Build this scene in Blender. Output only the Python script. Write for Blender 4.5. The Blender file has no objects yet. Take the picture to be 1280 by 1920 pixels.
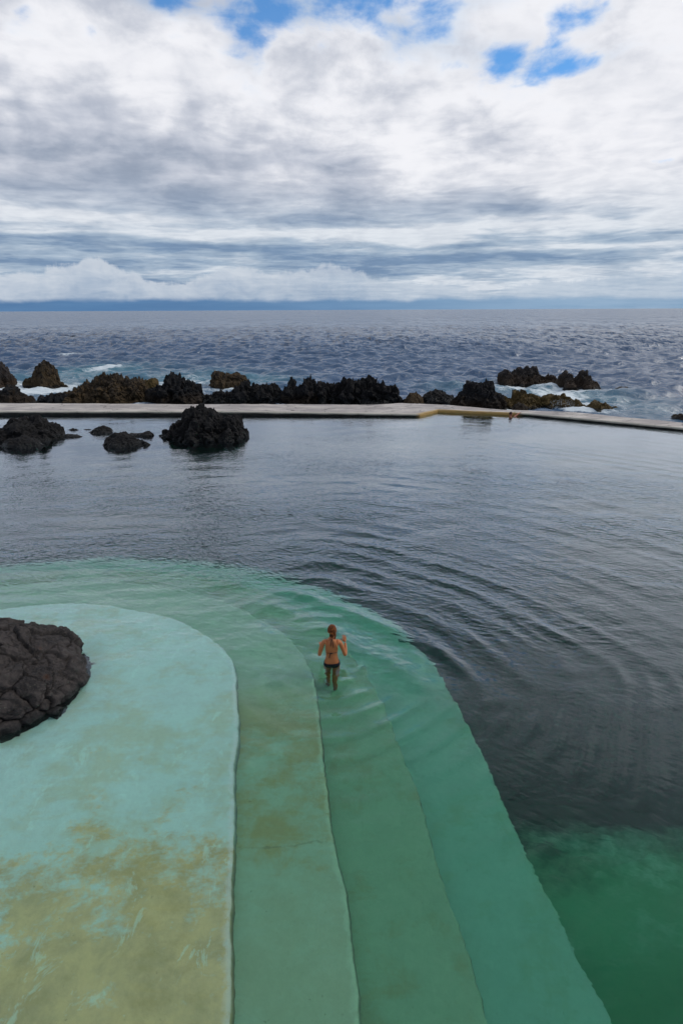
import bpy, bmesh, math, random
import numpy as np
from mathutils import Vector, Matrix
random.seed(7); RNG = np.random.default_rng(11)
C = bpy.context.scene.collection
scene = bpy.context.scene
rad = math.radians
SEA_Z = -0.4
CAM_H = 5.6
FPX = 1067.0           # focal length in photograph pixels (20 mm on a 36 mm tall frame)
PITCH = 19.56
# ------------------------------------------------------------------ camera
cam_d = bpy.data.cameras.new('camera'); cam = bpy.data.objects.new('camera', cam_d); C.objects.link(cam)
RM = Matrix.Rotation(rad(90 - PITCH), 3, 'X') @ Matrix.Rotation(rad(-0.27), 3, 'Z')
cam.matrix_world = Matrix.Translation((0, 0, CAM_H)) @ RM.to_4x4()
cam_d.sensor_fit = 'VERTICAL'; cam_d.sensor_height = 36; cam_d.lens = 36 * FPX / 1920
cam_d.clip_start = 0.1; cam_d.clip_end = 80000
scene.camera = cam
def ray(px, py):
    return (RM @ Vector(((px - 640) / FPX, -(py - 960) / FPX, -1))).normalized()
def at(px, py, z=0.0):
    d = ray(px, py); t = (z - CAM_H) / d.z
    return Vector((0, 0, CAM_H)) + d * t
def aty(px, py, y):
    d = ray(px, py); t = y / d.y
    return Vector((0, 0, CAM_H)) + d * t
def under(px, py, depth):                      # what lies seen through the flat water at that depth
    p = at(px, py, 0); d = ray(px, py); h = Vector((d.x, d.y, 0)); s = h.length / 1.333
    c = math.sqrt(1 - s * s); h.normalize()
    return p + h * (depth * s / c) - Vector((0, 0, depth))
# ------------------------------------------------------------------ tags
def tag(o, label=None, cat=None, group=None, kind=None):
    if label: o['label'] = label
    if cat: o['category'] = cat
    if group: o['group'] = group
    if kind: o['kind'] = kind
    return o
def empty(name, loc, rz=0):
    o = bpy.data.objects.new(name, None); C.objects.link(o); o.location = loc; o.rotation_euler = (0, 0, rz)
    o.empty_display_size = 0.2
    return o
def mesh_obj(name, verts, faces, mat, parent=None, smooth=True, loc=None):
    me = bpy.data.meshes.new(name)
    verts = np.asarray(verts, dtype=float)
    if loc is not None: verts = verts - np.array(loc)
    me.from_pydata(verts.tolist(), [], faces)
    me.update()
    if smooth: me.polygons.foreach_set('use_smooth', [True] * len(me.polygons))
    me.materials.append(mat)
    o = bpy.data.objects.new(name, me); C.objects.link(o)
    if loc is not None: o.location = loc
    if parent: o.parent = parent
    return o
def grid_faces(nu, nv, wrap=False):
    i = np.arange(nu - 1)[:, None]; j = np.arange(nv - 1)[None, :]
    a = i * nv + j
    f = np.stack([a, a + nv, a + nv + 1, a + 1], -1).reshape(-1, 4)
    if wrap:
        a = (nu - 1) * nv + j[0]; b = j[0]
        f = np.vstack([f, np.stack([a, b, b + 1, a + 1], -1)])
    return f.tolist()
def add_attr(o, name, vals):
    a = o.data.attributes.new(name, 'FLOAT', 'POINT'); a.data.foreach_set('value', np.asarray(vals, dtype=np.float32).ravel())
# ------------------------------------------------------------------ numpy noise
def _hash(ix, iy, iz, seed):
    h = (ix.astype(np.int64) * 374761393 + iy.astype(np.int64) * 668265263 + iz.astype(np.int64) * 2147483647 + seed * 974634777) & 0xFFFFFFFF
    h = ((h ^ (h >> 13)) * 1274126177) & 0xFFFFFFFF
    h = ((h ^ (h >> 16)) * 2246822519) & 0xFFFFFFFF
    h = h ^ (h >> 13)
    return (h & 0xFFFFFF) / float(0xFFFFFF)
def vnoise(P, seed=0):
    P = np.asarray(P, dtype=float); I = np.floor(P).astype(np.int64); F = P - I; F = F * F * F * (F * (F * 6 - 15) + 10)
    r = 0
    for dx in (0, 1):
        for dy in (0, 1):
            for dz in (0, 1):
                w = (F[..., 0] if dx else 1 - F[..., 0]) * (F[..., 1] if dy else 1 - F[..., 1]) * (F[..., 2] if dz else 1 - F[..., 2])
                r = r + w * _hash(I[..., 0] + dx, I[..., 1] + dy, I[..., 2] + dz, seed)
    return r * 2 - 1
def fbm(P, oct=4, seed=0, gain=0.5, ridged=False):
    P = np.asarray(P, dtype=float); s = 0; a = 1; t = 0
    for k in range(oct):
        n = vnoise(P * (2.03 ** k) + 17.3 * k, seed + k)
        if ridged: n = 1 - 2 * np.abs(n)
        s = s + a * n; t += a; a *= gain
    return s / t
def worley(P, seed=0):
    P = np.asarray(P, dtype=float); I = np.floor(P).astype(np.int64)
    f1 = np.full(P.shape[:-1], 9.0); f2 = f1.copy(); cid = np.zeros(P.shape[:-1])
    for dx in (-1, 0, 1):
        for dy in (-1, 0, 1):
            for dz in (-1, 0, 1):
                cx, cy, cz = I[..., 0] + dx, I[..., 1] + dy, I[..., 2] + dz
                q = np.stack([cx + _hash(cx, cy, cz, seed), cy + _hash(cx, cy, cz, seed + 1), cz + _hash(cx, cy, cz, seed + 2)], -1)
                d = np.linalg.norm(P - q, axis=-1)
                near = d < f1
                f2 = np.where(near, f1, np.minimum(f2, d)); cid = np.where(near, _hash(cx, cy, cz, seed + 3), cid); f1 = np.where(near, d, f1)
    return f1, f2, cid
def sstep(a, b, x):
    t = np.clip((x - a) / (b - a), 0, 1); return t * t * (3 - 2 * t)
# ------------------------------------------------------------------ node helper
class E:
    """an expression over shader nodes"""
    def __init__(s, nt, sock): s.nt = nt; s.s = sock
    def _m(s, op, *a, clamp=False):
        n = s.nt.nodes.new('ShaderNodeMath'); n.operation = op; n.use_clamp = clamp
        for i, v in enumerate((s,) + a):
            if isinstance(v, E): s.nt.links.new(v.s, n.inputs[i])
            else: n.inputs[i].default_value = v
        return E(s.nt, n.outputs[0])
    def __add__(s, o): return s._m('ADD', o)
    __radd__ = __add__
    def __sub__(s, o): return s._m('SUBTRACT', o)
    def __rsub__(s, o): return (s * -1) + o
    def __mul__(s, o): return s._m('MULTIPLY', o)
    __rmul__ = __mul__
    def __truediv__(s, o): return s._m('DIVIDE', o)
    def __pow__(s, o): return s._m('POWER', o)
    def clamp(s): return s._m('ADD', 0.0, clamp=True)
    def abs(s): return s._m('ABSOLUTE')
    def max(s, o): return s._m('MAXIMUM', o)
    def min(s, o): return s._m('MINIMUM', o)
    def smooth(s, a, b, lo=0.0, hi=1.0):
        n = s.nt.nodes.new('ShaderNodeMapRange'); n.interpolation_type = 'SMOOTHSTEP'
        s.nt.links.new(s.s, n.inputs[0])
        if a > b: a, b, lo, hi = b, a, hi, lo
        n.inputs[1].default_value = a; n.inputs[2].default_value = b; n.inputs[3].default_value = lo; n.inputs[4].default_value = hi
        return E(s.nt, n.outputs[0])
def combine(nt, x, y, z=0.0):
    n = nt.nodes.new('ShaderNodeCombineXYZ')
    for i, v in enumerate((x, y, z)):
        if isinstance(v, E): nt.links.new(v.s, n.inputs[i])
        else: n.inputs[i].default_value = v
    return E(nt, n.outputs[0])
def separate(nt, v):
    n = nt.nodes.new('ShaderNodeSeparateXYZ'); nt.links.new(v.s, n.inputs[0])
    return [E(nt, n.outputs[i]) for i in range(3)]
def scalev(nt, v, s):
    n = nt.nodes.new('ShaderNodeVectorMath'); n.operation = 'MULTIPLY'; nt.links.new(v.s, n.inputs[0]); n.inputs[1].default_value = s
    return E(nt, n.outputs[0])
def addv(nt, v, w):
    n = nt.nodes.new('ShaderNodeVectorMath'); n.operation = 'ADD'; nt.links.new(v.s, n.inputs[0])
    if isinstance(w, E): nt.links.new(w.s, n.inputs[1])
    else: n.inputs[1].default_value = w
    return E(nt, n.outputs[0])
def noise(nt, v, scale, detail=4, rough=0.5, dist=0.0, color=False):
    n = nt.nodes.new('ShaderNodeTexNoise'); nt.links.new(v.s, n.inputs['Vector'])
    n.inputs['Scale'].default_value = scale; n.inputs['Detail'].default_value = detail
    n.inputs['Roughness'].default_value = rough; n.inputs['Distortion'].default_value = dist
    return E(nt, n.outputs['Color' if color else 'Fac'])
def voronoi(nt, v, scale, feature='F1', out='Distance', rnd=1.0):
    n = nt.nodes.new('ShaderNodeTexVoronoi'); n.feature = feature; nt.links.new(v.s, n.inputs['Vector'])
    n.inputs['Scale'].default_value = scale; n.inputs['Randomness'].default_value = rnd
    return E(nt, n.outputs[out])
def mix(nt, f, a, b):
    n = nt.nodes.new('ShaderNodeMix'); n.data_type = 'RGBA'
    if isinstance(f, E): nt.links.new(f.s, n.inputs[0])
    else: n.inputs[0].default_value = f
    for k, v in ((6, a), (7, b)):
        if isinstance(v, E): nt.links.new(v.s, n.inputs[k])
        else: n.inputs[k].default_value = (*v, 1)
    return E(nt, n.outputs[2])
def rgbmul(nt, a, k):
    n = nt.nodes.new('ShaderNodeMix'); n.data_type = 'RGBA'; n.blend_type = 'MULTIPLY'; n.inputs[0].default_value = 1
    nt.links.new(a.s, n.inputs[6])
    if isinstance(k, E): nt.links.new(k.s, n.inputs[7])
    else: n.inputs[7].default_value = (*k, 1)
    return E(nt, n.outputs[2])
def bump(nt, h, dist, strength=1.0, normal=None):
    n = nt.nodes.new('ShaderNodeBump'); nt.links.new(h.s, n.inputs['Height']); n.inputs['Distance'].default_value = dist
    n.inputs['Strength'].default_value = strength
    if normal: nt.links.new(normal.s, n.inputs['Normal'])
    return E(nt, n.outputs[0])
def attr(nt, name):
    n = nt.nodes.new('ShaderNodeAttribute'); n.attribute_name = name
    return E(nt, n.outputs['Fac'])
def new_mat(name):
    m = bpy.data.materials.new(name); m.use_nodes = True; nt = m.node_tree
    b = nt.nodes['Principled BSDF']; tc = nt.nodes.new('ShaderNodeTexCoord'); geo = nt.nodes.new('ShaderNodeNewGeometry')
    return m, nt, b, E(nt, geo.outputs['Position']), E(nt, tc.outputs['Object'])
def setin(nt, b, name, v):
    if isinstance(v, E): nt.links.new(v.s, b.inputs[name])
    elif isinstance(v, tuple) and len(v) == 3: b.inputs[name].default_value = (*v, 1)
    else: b.inputs[name].default_value = v
# ------------------------------------------------------------------ world: sky with clouds
SUN_EL, SUN_AZ = 42.0, 84.0
GLOW_AZ = 40.0            # azimuth to the right of the view direction
def build_world():
    w = bpy.data.worlds.new('World'); scene.world = w; w.use_nodes = True; nt = w.node_tree; nt.nodes.clear()
    out = nt.nodes.new('ShaderNodeOutputWorld'); bg = nt.nodes.new('ShaderNodeBackground'); nt.links.new(bg.outputs[0], out.inputs[0])
    sky = nt.nodes.new('ShaderNodeTexSky'); sky.sky_type = 'NISHITA'; sky.sun_disc = False
    sky.sun_elevation = rad(SUN_EL); sky.sun_rotation = rad(SUN_AZ); sky.air_density = 1.0; sky.dust_density = 0.6; sky.ozone_density = 2.0
    tc = nt.nodes.new('ShaderNodeTexCoord'); d = E(nt, tc.outputs['Generated'])
    x, y, z = separate(nt, d)
    el = z._m('ARCSINE') * (180 / math.pi)
    az = x._m('ARCTAN2', y) * (180 / math.pi)
    zz = z.max(0.0) + 0.06
    P = combine(nt, x / zz, y / zz, 0.0)                      # the cloud sheet seen in perspective
    A = combine(nt, az, el * 1.0, 0.0)
    wob = noise(nt, P, 1.3, 3, 0.5, color=True)
    Pw = addv(nt, P, scalev(nt, wob, (0.5, 0.5, 0.5)))
    n_big = noise(nt, addv(nt, scalev(nt, P, (0.55, 0.8, 1)), (3.1, 7.7, 0)), 1.0, 4, 0.5, 0.3)
    n_mid = noise(nt, Pw, 2.4, 4, 0.48, 0.0)
    n_fine = noise(nt, addv(nt, Pw, (5, 2, 1)), 7.0, 5, 0.52, 0.0)
    n_puff = noise(nt, addv(nt, scalev(nt, A, (0.20, 0.30, 1)), (2.2, 0.7, 0)), 1.0, 7, 0.55, 0.2)
    puff2 = noise(nt, scalev(nt, A, (0.09, 0.3, 1)), 1.0, 3, 0.5, 0.0, color=True)
    # glow of the hidden sun
    sd = Vector((math.sin(rad(GLOW_AZ)) * math.cos(rad(24)), math.cos(rad(GLOW_AZ)) * math.cos(rad(24)), math.sin(rad(24))))
    dot = x * sd.x + y * sd.y + z * sd.z
    glow = dot.smooth(0.62, 1.0)
    # the sheet: brightness 0..1
    def gauss(a0, e0, wa, we, amp):
        return ((((az - a0) / wa) ** 2.0 + ((el - e0) / we) ** 2.0) * -1)._m('EXPONENT') * amp if False else \
            (((az - a0) * (1 / wa))._m('MULTIPLY', (az - a0) * (1 / wa)) + ((el - e0) * (1 / we))._m('MULTIPLY', (el - e0) * (1 / we))).__mul__(-1.0)._m('EXPONENT') * amp
    puff = noise(nt, addv(nt, scalev(nt, A, (0.085, 0.17, 1)), (4.2, 1.7, 0)), 1.0, 6, 0.52, 0.15)
    shade = (n_big - 0.5) * 0.9 + (n_mid - 0.5) * 0.95 + (n_fine - 0.5) * 0.22 + (puff - 0.5) * 1.2 + (n_puff - 0.5) * 1.1 * el.smooth(7, 14) + 0.55
    shade = shade + glow * 0.36
    # broad darker bellies seen in the photograph
    darks = [(-20, 12.0, 16, 3.0, .11), (-12, 9.0, 12, 1.8, .18), (9, 8.6, 13, 1.3, .42), (2, 11.6, 8, 1.4, .20), (20, 5.6, 14, .8, .5), (24, 4.2, 14, .55, .50), (10, 4.4, 10, .8, .30), (-14, 5.3, 10, .45, .30), (-26, 5.6, 7, .6, .38),
             (-4, 7.6, 8, .7, .16), (0, 3.6, 34, 1.3, .22), (26, 2.9, 10, .5, .1), (-31, 17, 5, 2.5, .16)]
    for (a0, e0, wa, we, am) in darks: shade = shade - gauss(a0, e0, wa, we, am)
    for (a0, e0, wa, we, am) in [(4, 6.3, 16, .7, .30), (24, 6.7, 9, .5, .28), (22, 13, 12, 4, .28), (-6, 18.5, 26, 3, .26), (4, 15, 10, 2, .14), (-24, 7.4, 9, .8, .26), (25, 5.0, 7, .22, .36), (18, 5.0, 8, .2, .24), (-16, 6.4, 12, .35, .3)]: shade = shade + gauss(a0, e0, wa, we, am)
    # thin streaks near the horizon
    streak = noise(nt, addv(nt, scalev(nt, addv(nt, A, scalev(nt, puff2, (0, 2.0, 0))), (0.055, 1.0, 1)), (9, 4, 0)), 1.0, 6, 0.58, 0.2)
    lowm = el.smooth(11.5, 5.0)
    shade = shade + (streak - 0.5) * 1.7 * lowm
    # unseen sky overhead and behind, darkened to shape the light and reflections
    high = el.smooth(25, 50)
    back = y.smooth(0.25, -0.45)
    shade = shade - high * 0.40 - back * 0.30
    s01 = shade.clamp()
    dark_c = mix(nt, lowm, (0.35, 0.405, 0.505), (0.20, 0.30, 0.45))
    mid_c = mix(nt, lowm, (0.55, 0.585, 0.67), (0.38, 0.48, 0.60))
    lite_c = mix(nt, lowm, (0.88, 0.885, 0.925), (0.72, 0.77, 0.83))
    c = mix(nt, s01.smooth(0.0, 0.5), dark_c, mid_c)
    c = mix(nt, s01.smooth(0.38, 0.98), c, lite_c)
    cv = (n_fine * 0.45 + n_puff * 0.55)
    c = rgbmul(nt, c, mix(nt, cv.smooth(0.34, 0.62), (0.86, 0.875, 0.90), (1.02, 1.02, 1.02)))
    # blue holes
    G = None
    def pa(px, py):
        d_ = ray(px, py); return math.degrees(math.atan2(d_.x, d_.y)), math.degrees(math.asin(d_.z))
    holes = [(290, 0, 80, 20, .9), (200, 60, 40, 30, .35), (30, 20, 40, 30, .4), (560, 8, 170, 50, 1.2), (470, 90, 50, 65, .65), (830, 60, 65, 60, .8), (745, 70, 45, 50, .7), (950, 105, 90, 44, 1.0), (1110, 25, 60, 40, .8), (1090, 118, 120, 32, .8), (900, 0, 80, 20, .5), (600, 100, 60, 30, .5), (1240, 305, 60, 10, .7), (1190, 250, 20, 8, .4)]
    for (hx, hy, wx, wy, am) in holes:
        a0, e0 = pa(hx, hy); a1, _ = pa(hx + wx, hy); _, e1 = pa(hx, hy - wy)
        g = gauss(a0, e0, abs(a1 - a0), abs(e1 - e0), am); G = g if G is None else G + g
    for (a0, e0, wa, we, am) in [(9, 27.5, 15, 3.4, 1.3), (-14, 31, 8, 4, .45), (34, 33, 7, 4, .3)]: G = G + gauss(a0, e0, wa, we, am)
    hole = (G + (n_puff - 0.5) * 2.6 + (n_mid - .5) * 1.1 + (n_fine - .5) * 0.9).smooth(0.42, 1.15) * G.smooth(0.10, 0.3)
    blue = rgbmul(nt, E(nt, sky.outputs[0]), (0.32, 1.05, 1.60))
    k = 10.0
    veil = (n_puff * 0.6 + n_fine * 0.5 + G * 0.35 - 0.62).smooth(0.0, 0.35) * el.smooth(13.5, 17.5) * el.smooth(34, 26)
    c = mix(nt, veil * 0.55, c, (0.50, 0.66, 0.86))
    cl = rgbmul(nt, c, (k, k, k))
    col = mix(nt, hole * 0.88, cl, blue)
    # low cumulus bank: top edge follows noise along the azimuth
    top = noise(nt, combine(nt, az * 0.13, 0.3, 4.0), 1.0, 7, 0.62, 0.0)
    topf = noise(nt, scalev(nt, A, (0.5, 1.0, 1)), 1.0, 6, 0.6, 0.5)
    topl = (top - 0.5) * 5.5 + 2.45 + (topf - 0.5) * 1.6 + gauss(-29, 3, 3.6, 40, 1.6) + gauss(-22.0, 3, 3.0, 40, 1.3) - gauss(11, 3, 5, 40, .6) + gauss(-4, 3, 9, 40, 1.5) + gauss(25, 3, 2, 40, .5) + gauss(30, 3, 2, 40, .8)
    bank = (topl - el).smooth(-0.16, 0.34)
    bl = ((topl - el) * -0.24 + 1.0 + (topf - 0.5) * 1.6).clamp()
    lr = az.smooth(-8, 22)
    bc = mix(nt, bl, (0.24, 0.345, 0.50), (0.60, 0.655, 0.73))
    bc = mix(nt, lr * 0.75, bc, mix(nt, bl, (0.22, 0.34, 0.49), (0.42, 0.52, 0.64)))
    bc = rgbmul(nt, bc, (k, k, k))
    col = mix(nt, bank * mix_f(nt, az.smooth(-22, 4), 0.86, 0.66), col, bc)
    # dark blue rain band sitting on the horizon
    e_edge = (noise(nt, combine(nt, az * 0.22, el * 0.4, 1.0), 1.0, 5, 0.6, 0.2) - 0.5) * 0.9 + 0.95
    band = (e_edge - el).smooth(-0.22, 0.30)
    bandc = mix(nt, az.smooth(-20, 28), (0.085, 0.20, 0.39), (0.22, 0.37, 0.55))
    bandc = rgbmul(nt, bandc, mix(nt, noise(nt, combine(nt, az * 0.12, el * 1.6, 8.0), 1.0, 5, 0.6, 0.2), (0.72, 0.78, 0.84), (1.35, 1.24, 1.16)))
    col = mix(nt, band * mix_f(nt, az.smooth(5, 30), 0.95, 0.7), col, rgbmul(nt, bandc, (k, k, k)))
    nt.links.new(col.s, bg.inputs[0]); bg.inputs[1].default_value = 0.10
def mix_f(nt, f, a, b): return f * (b - a) + a
build_world()
sun_d = bpy.data.lights.new('sun', 'SUN'); sun = bpy.data.objects.new('sun', sun_d); C.objects.link(sun)
sun_d.energy = 1.5; sun_d.angle = rad(20); sun_d.color = (1.0, 0.95, 0.88)
sdir = Vector((math.sin(rad(SUN_AZ)) * math.cos(rad(SUN_EL)), math.cos(rad(SUN_AZ)) * math.cos(rad(SUN_EL)), math.sin(rad(SUN_EL))))
sun.rotation_euler = sdir.to_track_quat('Z', 'Y').to_euler(); sun.location = (20, 20, 30)
# ------------------------------------------------------------------ materials
def mat_rock(name, base=(0.016, 0.016, 0.018), second=(0.035, 0.032, 0.030), lichen=None, amount=0.5, wet=0.12, zl=0.0):
    m, nt, b, pos, ob = new_mat(name)
    n1 = noise(nt, pos, 2.2, 6, 0.6); n2 = noise(nt, pos, 14, 5, 0.65); v = voronoi(nt, pos, 9)
    c = mix(nt, n2.smooth(0.35, 0.7), base, second)
    if lichen:
        x, y, z = separate(nt, pos)
        lm = (n1 + (n2 - 0.5) * 0.5 + (1 - (z - zl) * 0.35).clamp() * 0.25).smooth(0.72 - amount * 0.3, 0.9 - amount * 0.25)
        c = mix(nt, lm, c, mix(nt, n2, lichen[0], lichen[1]))
    x, y, z = separate(nt, pos)
    if lichen:
        zone = (z - zl + (n1 - 0.5) * 1.1 + (n2 - .5) * 0.4).smooth(0.95, 0.45)
        c = mix(nt, zone * 0.75, c, mix(nt, n2, tuple(v * 0.75 for v in lichen[0]), lichen[1]))
    wm = (z - zl + (n1 - 0.5) * 0.35).smooth(wet + 0.12, wet - 0.02)
    c = mix(nt, wm * 0.75, c, (0.008, 0.009, 0.009))
    setin(nt, b, 'Base Color', c); setin(nt, b, 'Roughness', wm * -0.45 + 0.82)
    setin(nt, b, 'Specular IOR Level', 0.25)
    h = n2 * 0.6 + v * 0.5 + noise(nt, pos, 45, 4, 0.7) * 0.3
    setin(nt, b, 'Normal', bump(nt, h, 0.12, 0.8))
    return m
M = {}
M['rock_dark'] = mat_rock('dark lava', (0.006, 0.006, 0.007), (0.020, 0.018, 0.017), zl=0.0)
M['rock_black'] = mat_rock('black lava', (0.007, 0.0075, 0.009), (0.016, 0.016, 0.017), ((0.045, 0.028, 0.014), (0.02, 0.014, 0.009)), 0.05, zl=SEA_Z)
M['rock_brown'] = mat_rock('brown lava', (0.016, 0.013, 0.010), (0.05, 0.036, 0.022), ((0.095, 0.060, 0.026), (0.045, 0.032, 0.018)), 0.5, zl=SEA_Z)
M['rock_ochre'] = mat_rock('ochre lava', (0.02, 0.016, 0.010), (0.075, 0.052, 0.02), ((0.13, 0.082, 0.022), (0.06, 0.042, 0.016)), 0.65, zl=SEA_Z)
M['rock_grey'] = mat_rock('pinkish lava', (0.020, 0.017, 0.017), (0.055, 0.046, 0.042), ((0.08, 0.05, 0.025), (0.03, 0.022, 0.02)), 0.2, zl=SEA_Z)
def mat_boulder():
    m, nt, b, pos, ob = new_mat('cracked basalt')
    n1 = noise(nt, pos, 3.0, 6, 0.6); n2 = noise(nt, pos, 26, 6, 0.7); n3 = noise(nt, pos, 90, 3, 0.7)
    cr = attr(nt, 'crack')
    c = mix(nt, n1.smooth(0.35, 0.68), (0.013, 0.012, 0.013), (0.060, 0.050, 0.047))
    c = mix(nt, (n2 * n3).smooth(0.22, 0.42), c, (0.085, 0.072, 0.062))
    c = mix(nt, (noise(nt, addv(nt, pos, (3, 1, 0)), 2.1, 5, 0.6)).smooth(0.64, 0.74) * 0.5, c, (0.075, 0.03, 0.014))
    c = mix(nt, cr * 0.7, c, (0.006, 0.006, 0.006))
    x, y, z = separate(nt, pos)
    wm = (z + (n1 - 0.5) * 0.2).smooth(0.14, 0.0)
    c = mix(nt, wm * 0.8, c, (0.008, 0.009, 0.009))
    setin(nt, b, 'Base Color', c); setin(nt, b, 'Roughness', wm * -0.4 + 0.75); setin(nt, b, 'Specular IOR Level', 0.3)
    setin(nt, b, 'Normal', bump(nt, n2 * 0.7 + n3 * 0.3, 0.06, 0.8))
    return m
M['boulder'] = mat_boulder()
def mat_step(name, pale, stain, stain_amt, ochre=None, ochre_amt=0.0, window=False, fade=False):
    m, nt, b, pos, ob = new_mat(name)
    x, y, z = separate(nt, pos)
    big = noise(nt, pos, 0.55, 5, 0.6, 0.3); med = noise(nt, pos, 2.4, 7, 0.68, 0.2); fine = noise(nt, pos, 14, 6, 0.7)
    st = noise(nt, scalev(nt, pos, (0.8, 3.2, 1)), 2.0, 6, 0.65, 0.4)
    c = mix(nt, med.smooth(0.3, 0.75) * 0.5, pale, tuple(v * 0.78 for v in pale))
    sf = (big * 0.6 + med * 0.4 + (st - 0.5) * 0.25).smooth(0.56 - stain_amt * 0.2, 0.66 - stain_amt * 0.1) * 0.8
    if window: sf = sf * (y + (med - 0.5) * 1.2).smooth(4.6, 5.0, 0.25, 1.0) * y.smooth(8.4, 6.8)
    c = mix(nt, sf, c, stain)
    if ochre:
        # sediment lies nearest the shore, in ragged patches
        near = y.smooth(6.0, 2.9) * 0.46 + x.smooth(-6, -1.6) * 0.10 * y.smooth(7, 5)
        sc = noise(nt, addv(nt, scalev(nt, pos, (1.0, 1.5, 1)), (7, 3, 0)), 1.5, 8, 0.74, 0.15)
        oc = (near * 1.0 + (big - 0.5) * 0.6 + (sc - 0.5) * 1.35 + (fine - 0.5) * 0.35).smooth(0.20 - ochre_amt * 0.1, 0.40)
        c = mix(nt, oc * 0.72, c, mix(nt, med.smooth(0.35, 0.65), ochre, tuple(v * 0.68 for v in ochre)))
        wear = (noise(nt, scalev(nt, pos, (1.3, 0.8, 1)), 2.3, 8, 0.75, 0.5)).smooth(0.58, 0.63)
        c = mix(nt, wear * 0.45, c, tuple(min(1, v * 1.15) for v in pale))
    if window:
        jl = (y - 4.93 + (fine - 0.5) * 0.05 + (big - .5) * 0.5).abs().smooth(0.022, 0.004)
        c = mix(nt, jl * med.smooth(0.35, 0.6) * 0.5, c, (0.10, 0.13, 0.08))
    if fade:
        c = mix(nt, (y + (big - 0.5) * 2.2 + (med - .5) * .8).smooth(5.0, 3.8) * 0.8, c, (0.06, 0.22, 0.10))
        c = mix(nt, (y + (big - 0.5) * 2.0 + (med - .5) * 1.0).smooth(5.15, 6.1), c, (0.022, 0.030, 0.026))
    spk = noise(nt, pos, 26, 2, 0.6).smooth(0.72, 0.76)
    c = mix(nt, spk * 0.35, c, (0.06, 0.07, 0.04))
    e = attr(nt, 'edge')
    ch = e * y.smooth(9.0, 7.5, 0.15, 1.0) * (noise(nt, pos, 5.0, 6, 0.7) + (e - .5) * .25).smooth(0.42, 0.58)
    c = mix(nt, ch * 0.5, c, tuple(min(0.9, v * 1.35) for v in pale))
    c = rgbmul(nt, c, mix(nt, fine, (0.86, 0.86, 0.86), (1.1, 1.1, 1.1)))
    r = attr(nt, 'riser')
    c = mix(nt, r * 0.8, c, (0.10, 0.15, 0.12))
    setin(nt, b, 'Base Color', c); setin(nt, b, 'Roughness', 0.9); setin(nt, b, 'Specular IOR Level', 0.1)
    setin(nt, b, 'Normal', bump(nt, med * 0.5 + fine * 0.3, 0.05, 0.6))
    return m
def mat_water():
    m, nt, b, pos, ob = new_mat('pool water')
    P = scalev(nt, pos, (1, 1, 0))
    wv = noise(nt, P, 0.9, 2, 0.5, color=True)
    Pd = addv(nt, P, scalev(nt, wv, (0.35, 0.35, 0)))
    a1 = noise(nt, scalev(nt, Pd, (0.62, 1.15, 1)), 7.5, 2, 0.45, 0.3)
    rot = nt.nodes.new('ShaderNodeVectorRotate'); nt.links.new(Pd.s, rot.inputs[0]); rot.rotation_type = 'Z_AXIS'; rot.inputs['Angle'].default_value = rad(32)
    a2 = noise(nt, scalev(nt, E(nt, rot.outputs[0]), (0.5, 1.35, 1)), 9.0, 2, 0.4, 0.2)
    patch = noise(nt, scalev(nt, P, (0.12, 0.3, 1)), 1.0, 3, 0.5).smooth(0.32, 0.68, 0.30, 1.15)
    x, y, z = separate(nt, pos)
    calm = y.smooth(6.0, 12.5, 0.16, 1.0) * y.smooth(14, 25, 1.0, 0.24)
    h = (a1 * 0.55 + a2 * 0.45) * patch * calm
    nrm = bump(nt, h, 0.062, 1.0)
    nt.nodes.remove(b)
    rf = nt.nodes.new('ShaderNodeBsdfRefraction'); rf.inputs['IOR'].default_value = 1.333; rf.inputs['Roughness'].default_value = 0.0
    gl = nt.nodes.new('ShaderNodeBsdfGlossy'); gl.inputs['Roughness'].default_value = 0.03; gl.inputs['Color'].default_value = (0.85, 0.92, 1.0, 1)
    fr = nt.nodes.new('ShaderNodeFresnel'); fr.inputs['IOR'].default_value = 1.333
    mx = nt.nodes.new('ShaderNodeMixShader')
    for n_ in (rf, gl, fr): nt.links.new(nrm.s, n_.inputs['Normal'])
    nt.links.new(fr.outputs[0], mx.inputs[0]); nt.links.new(rf.outputs[0], mx.inputs[1]); nt.links.new(gl.outputs[0], mx.inputs[2])
    out = nt.nodes['Material Output']; nt.links.new(mx.outputs[0], out.inputs['Surface'])
    lw = nt.nodes.new('ShaderNodeLayerWeight'); lw.inputs['Blend'].default_value = 0.5; nt.links.new(nrm.s, lw.inputs['Normal'])
    fac = (E(nt, lw.outputs['Facing']) ** 2.75) * 1.0
    nt.links.new(fac.max(E(nt, fr.outputs[0])).s, mx.inputs[0])
    va = nt.nodes.new('ShaderNodeVolumeAbsorption'); va.inputs['Color'].default_value = (0.14, 0.84, 0.70, 1); va.inputs['Density'].default_value = 0.45
    vs = nt.nodes.new('ShaderNodeVolumeScatter'); vs.inputs['Color'].default_value = (0.30, 0.78, 0.68, 1); vs.inputs['Density'].default_value = 0.055; vs.inputs['Anisotropy'].default_value = 0.3
    ad = nt.nodes.new('ShaderNodeAddShader'); nt.links.new(va.outputs[0], ad.inputs[0]); nt.links.new(vs.outputs[0], ad.inputs[1])
    nt.links.new(ad.outputs[0], out.inputs['Volume'])
    return m
M['water'] = mat_water()
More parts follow.
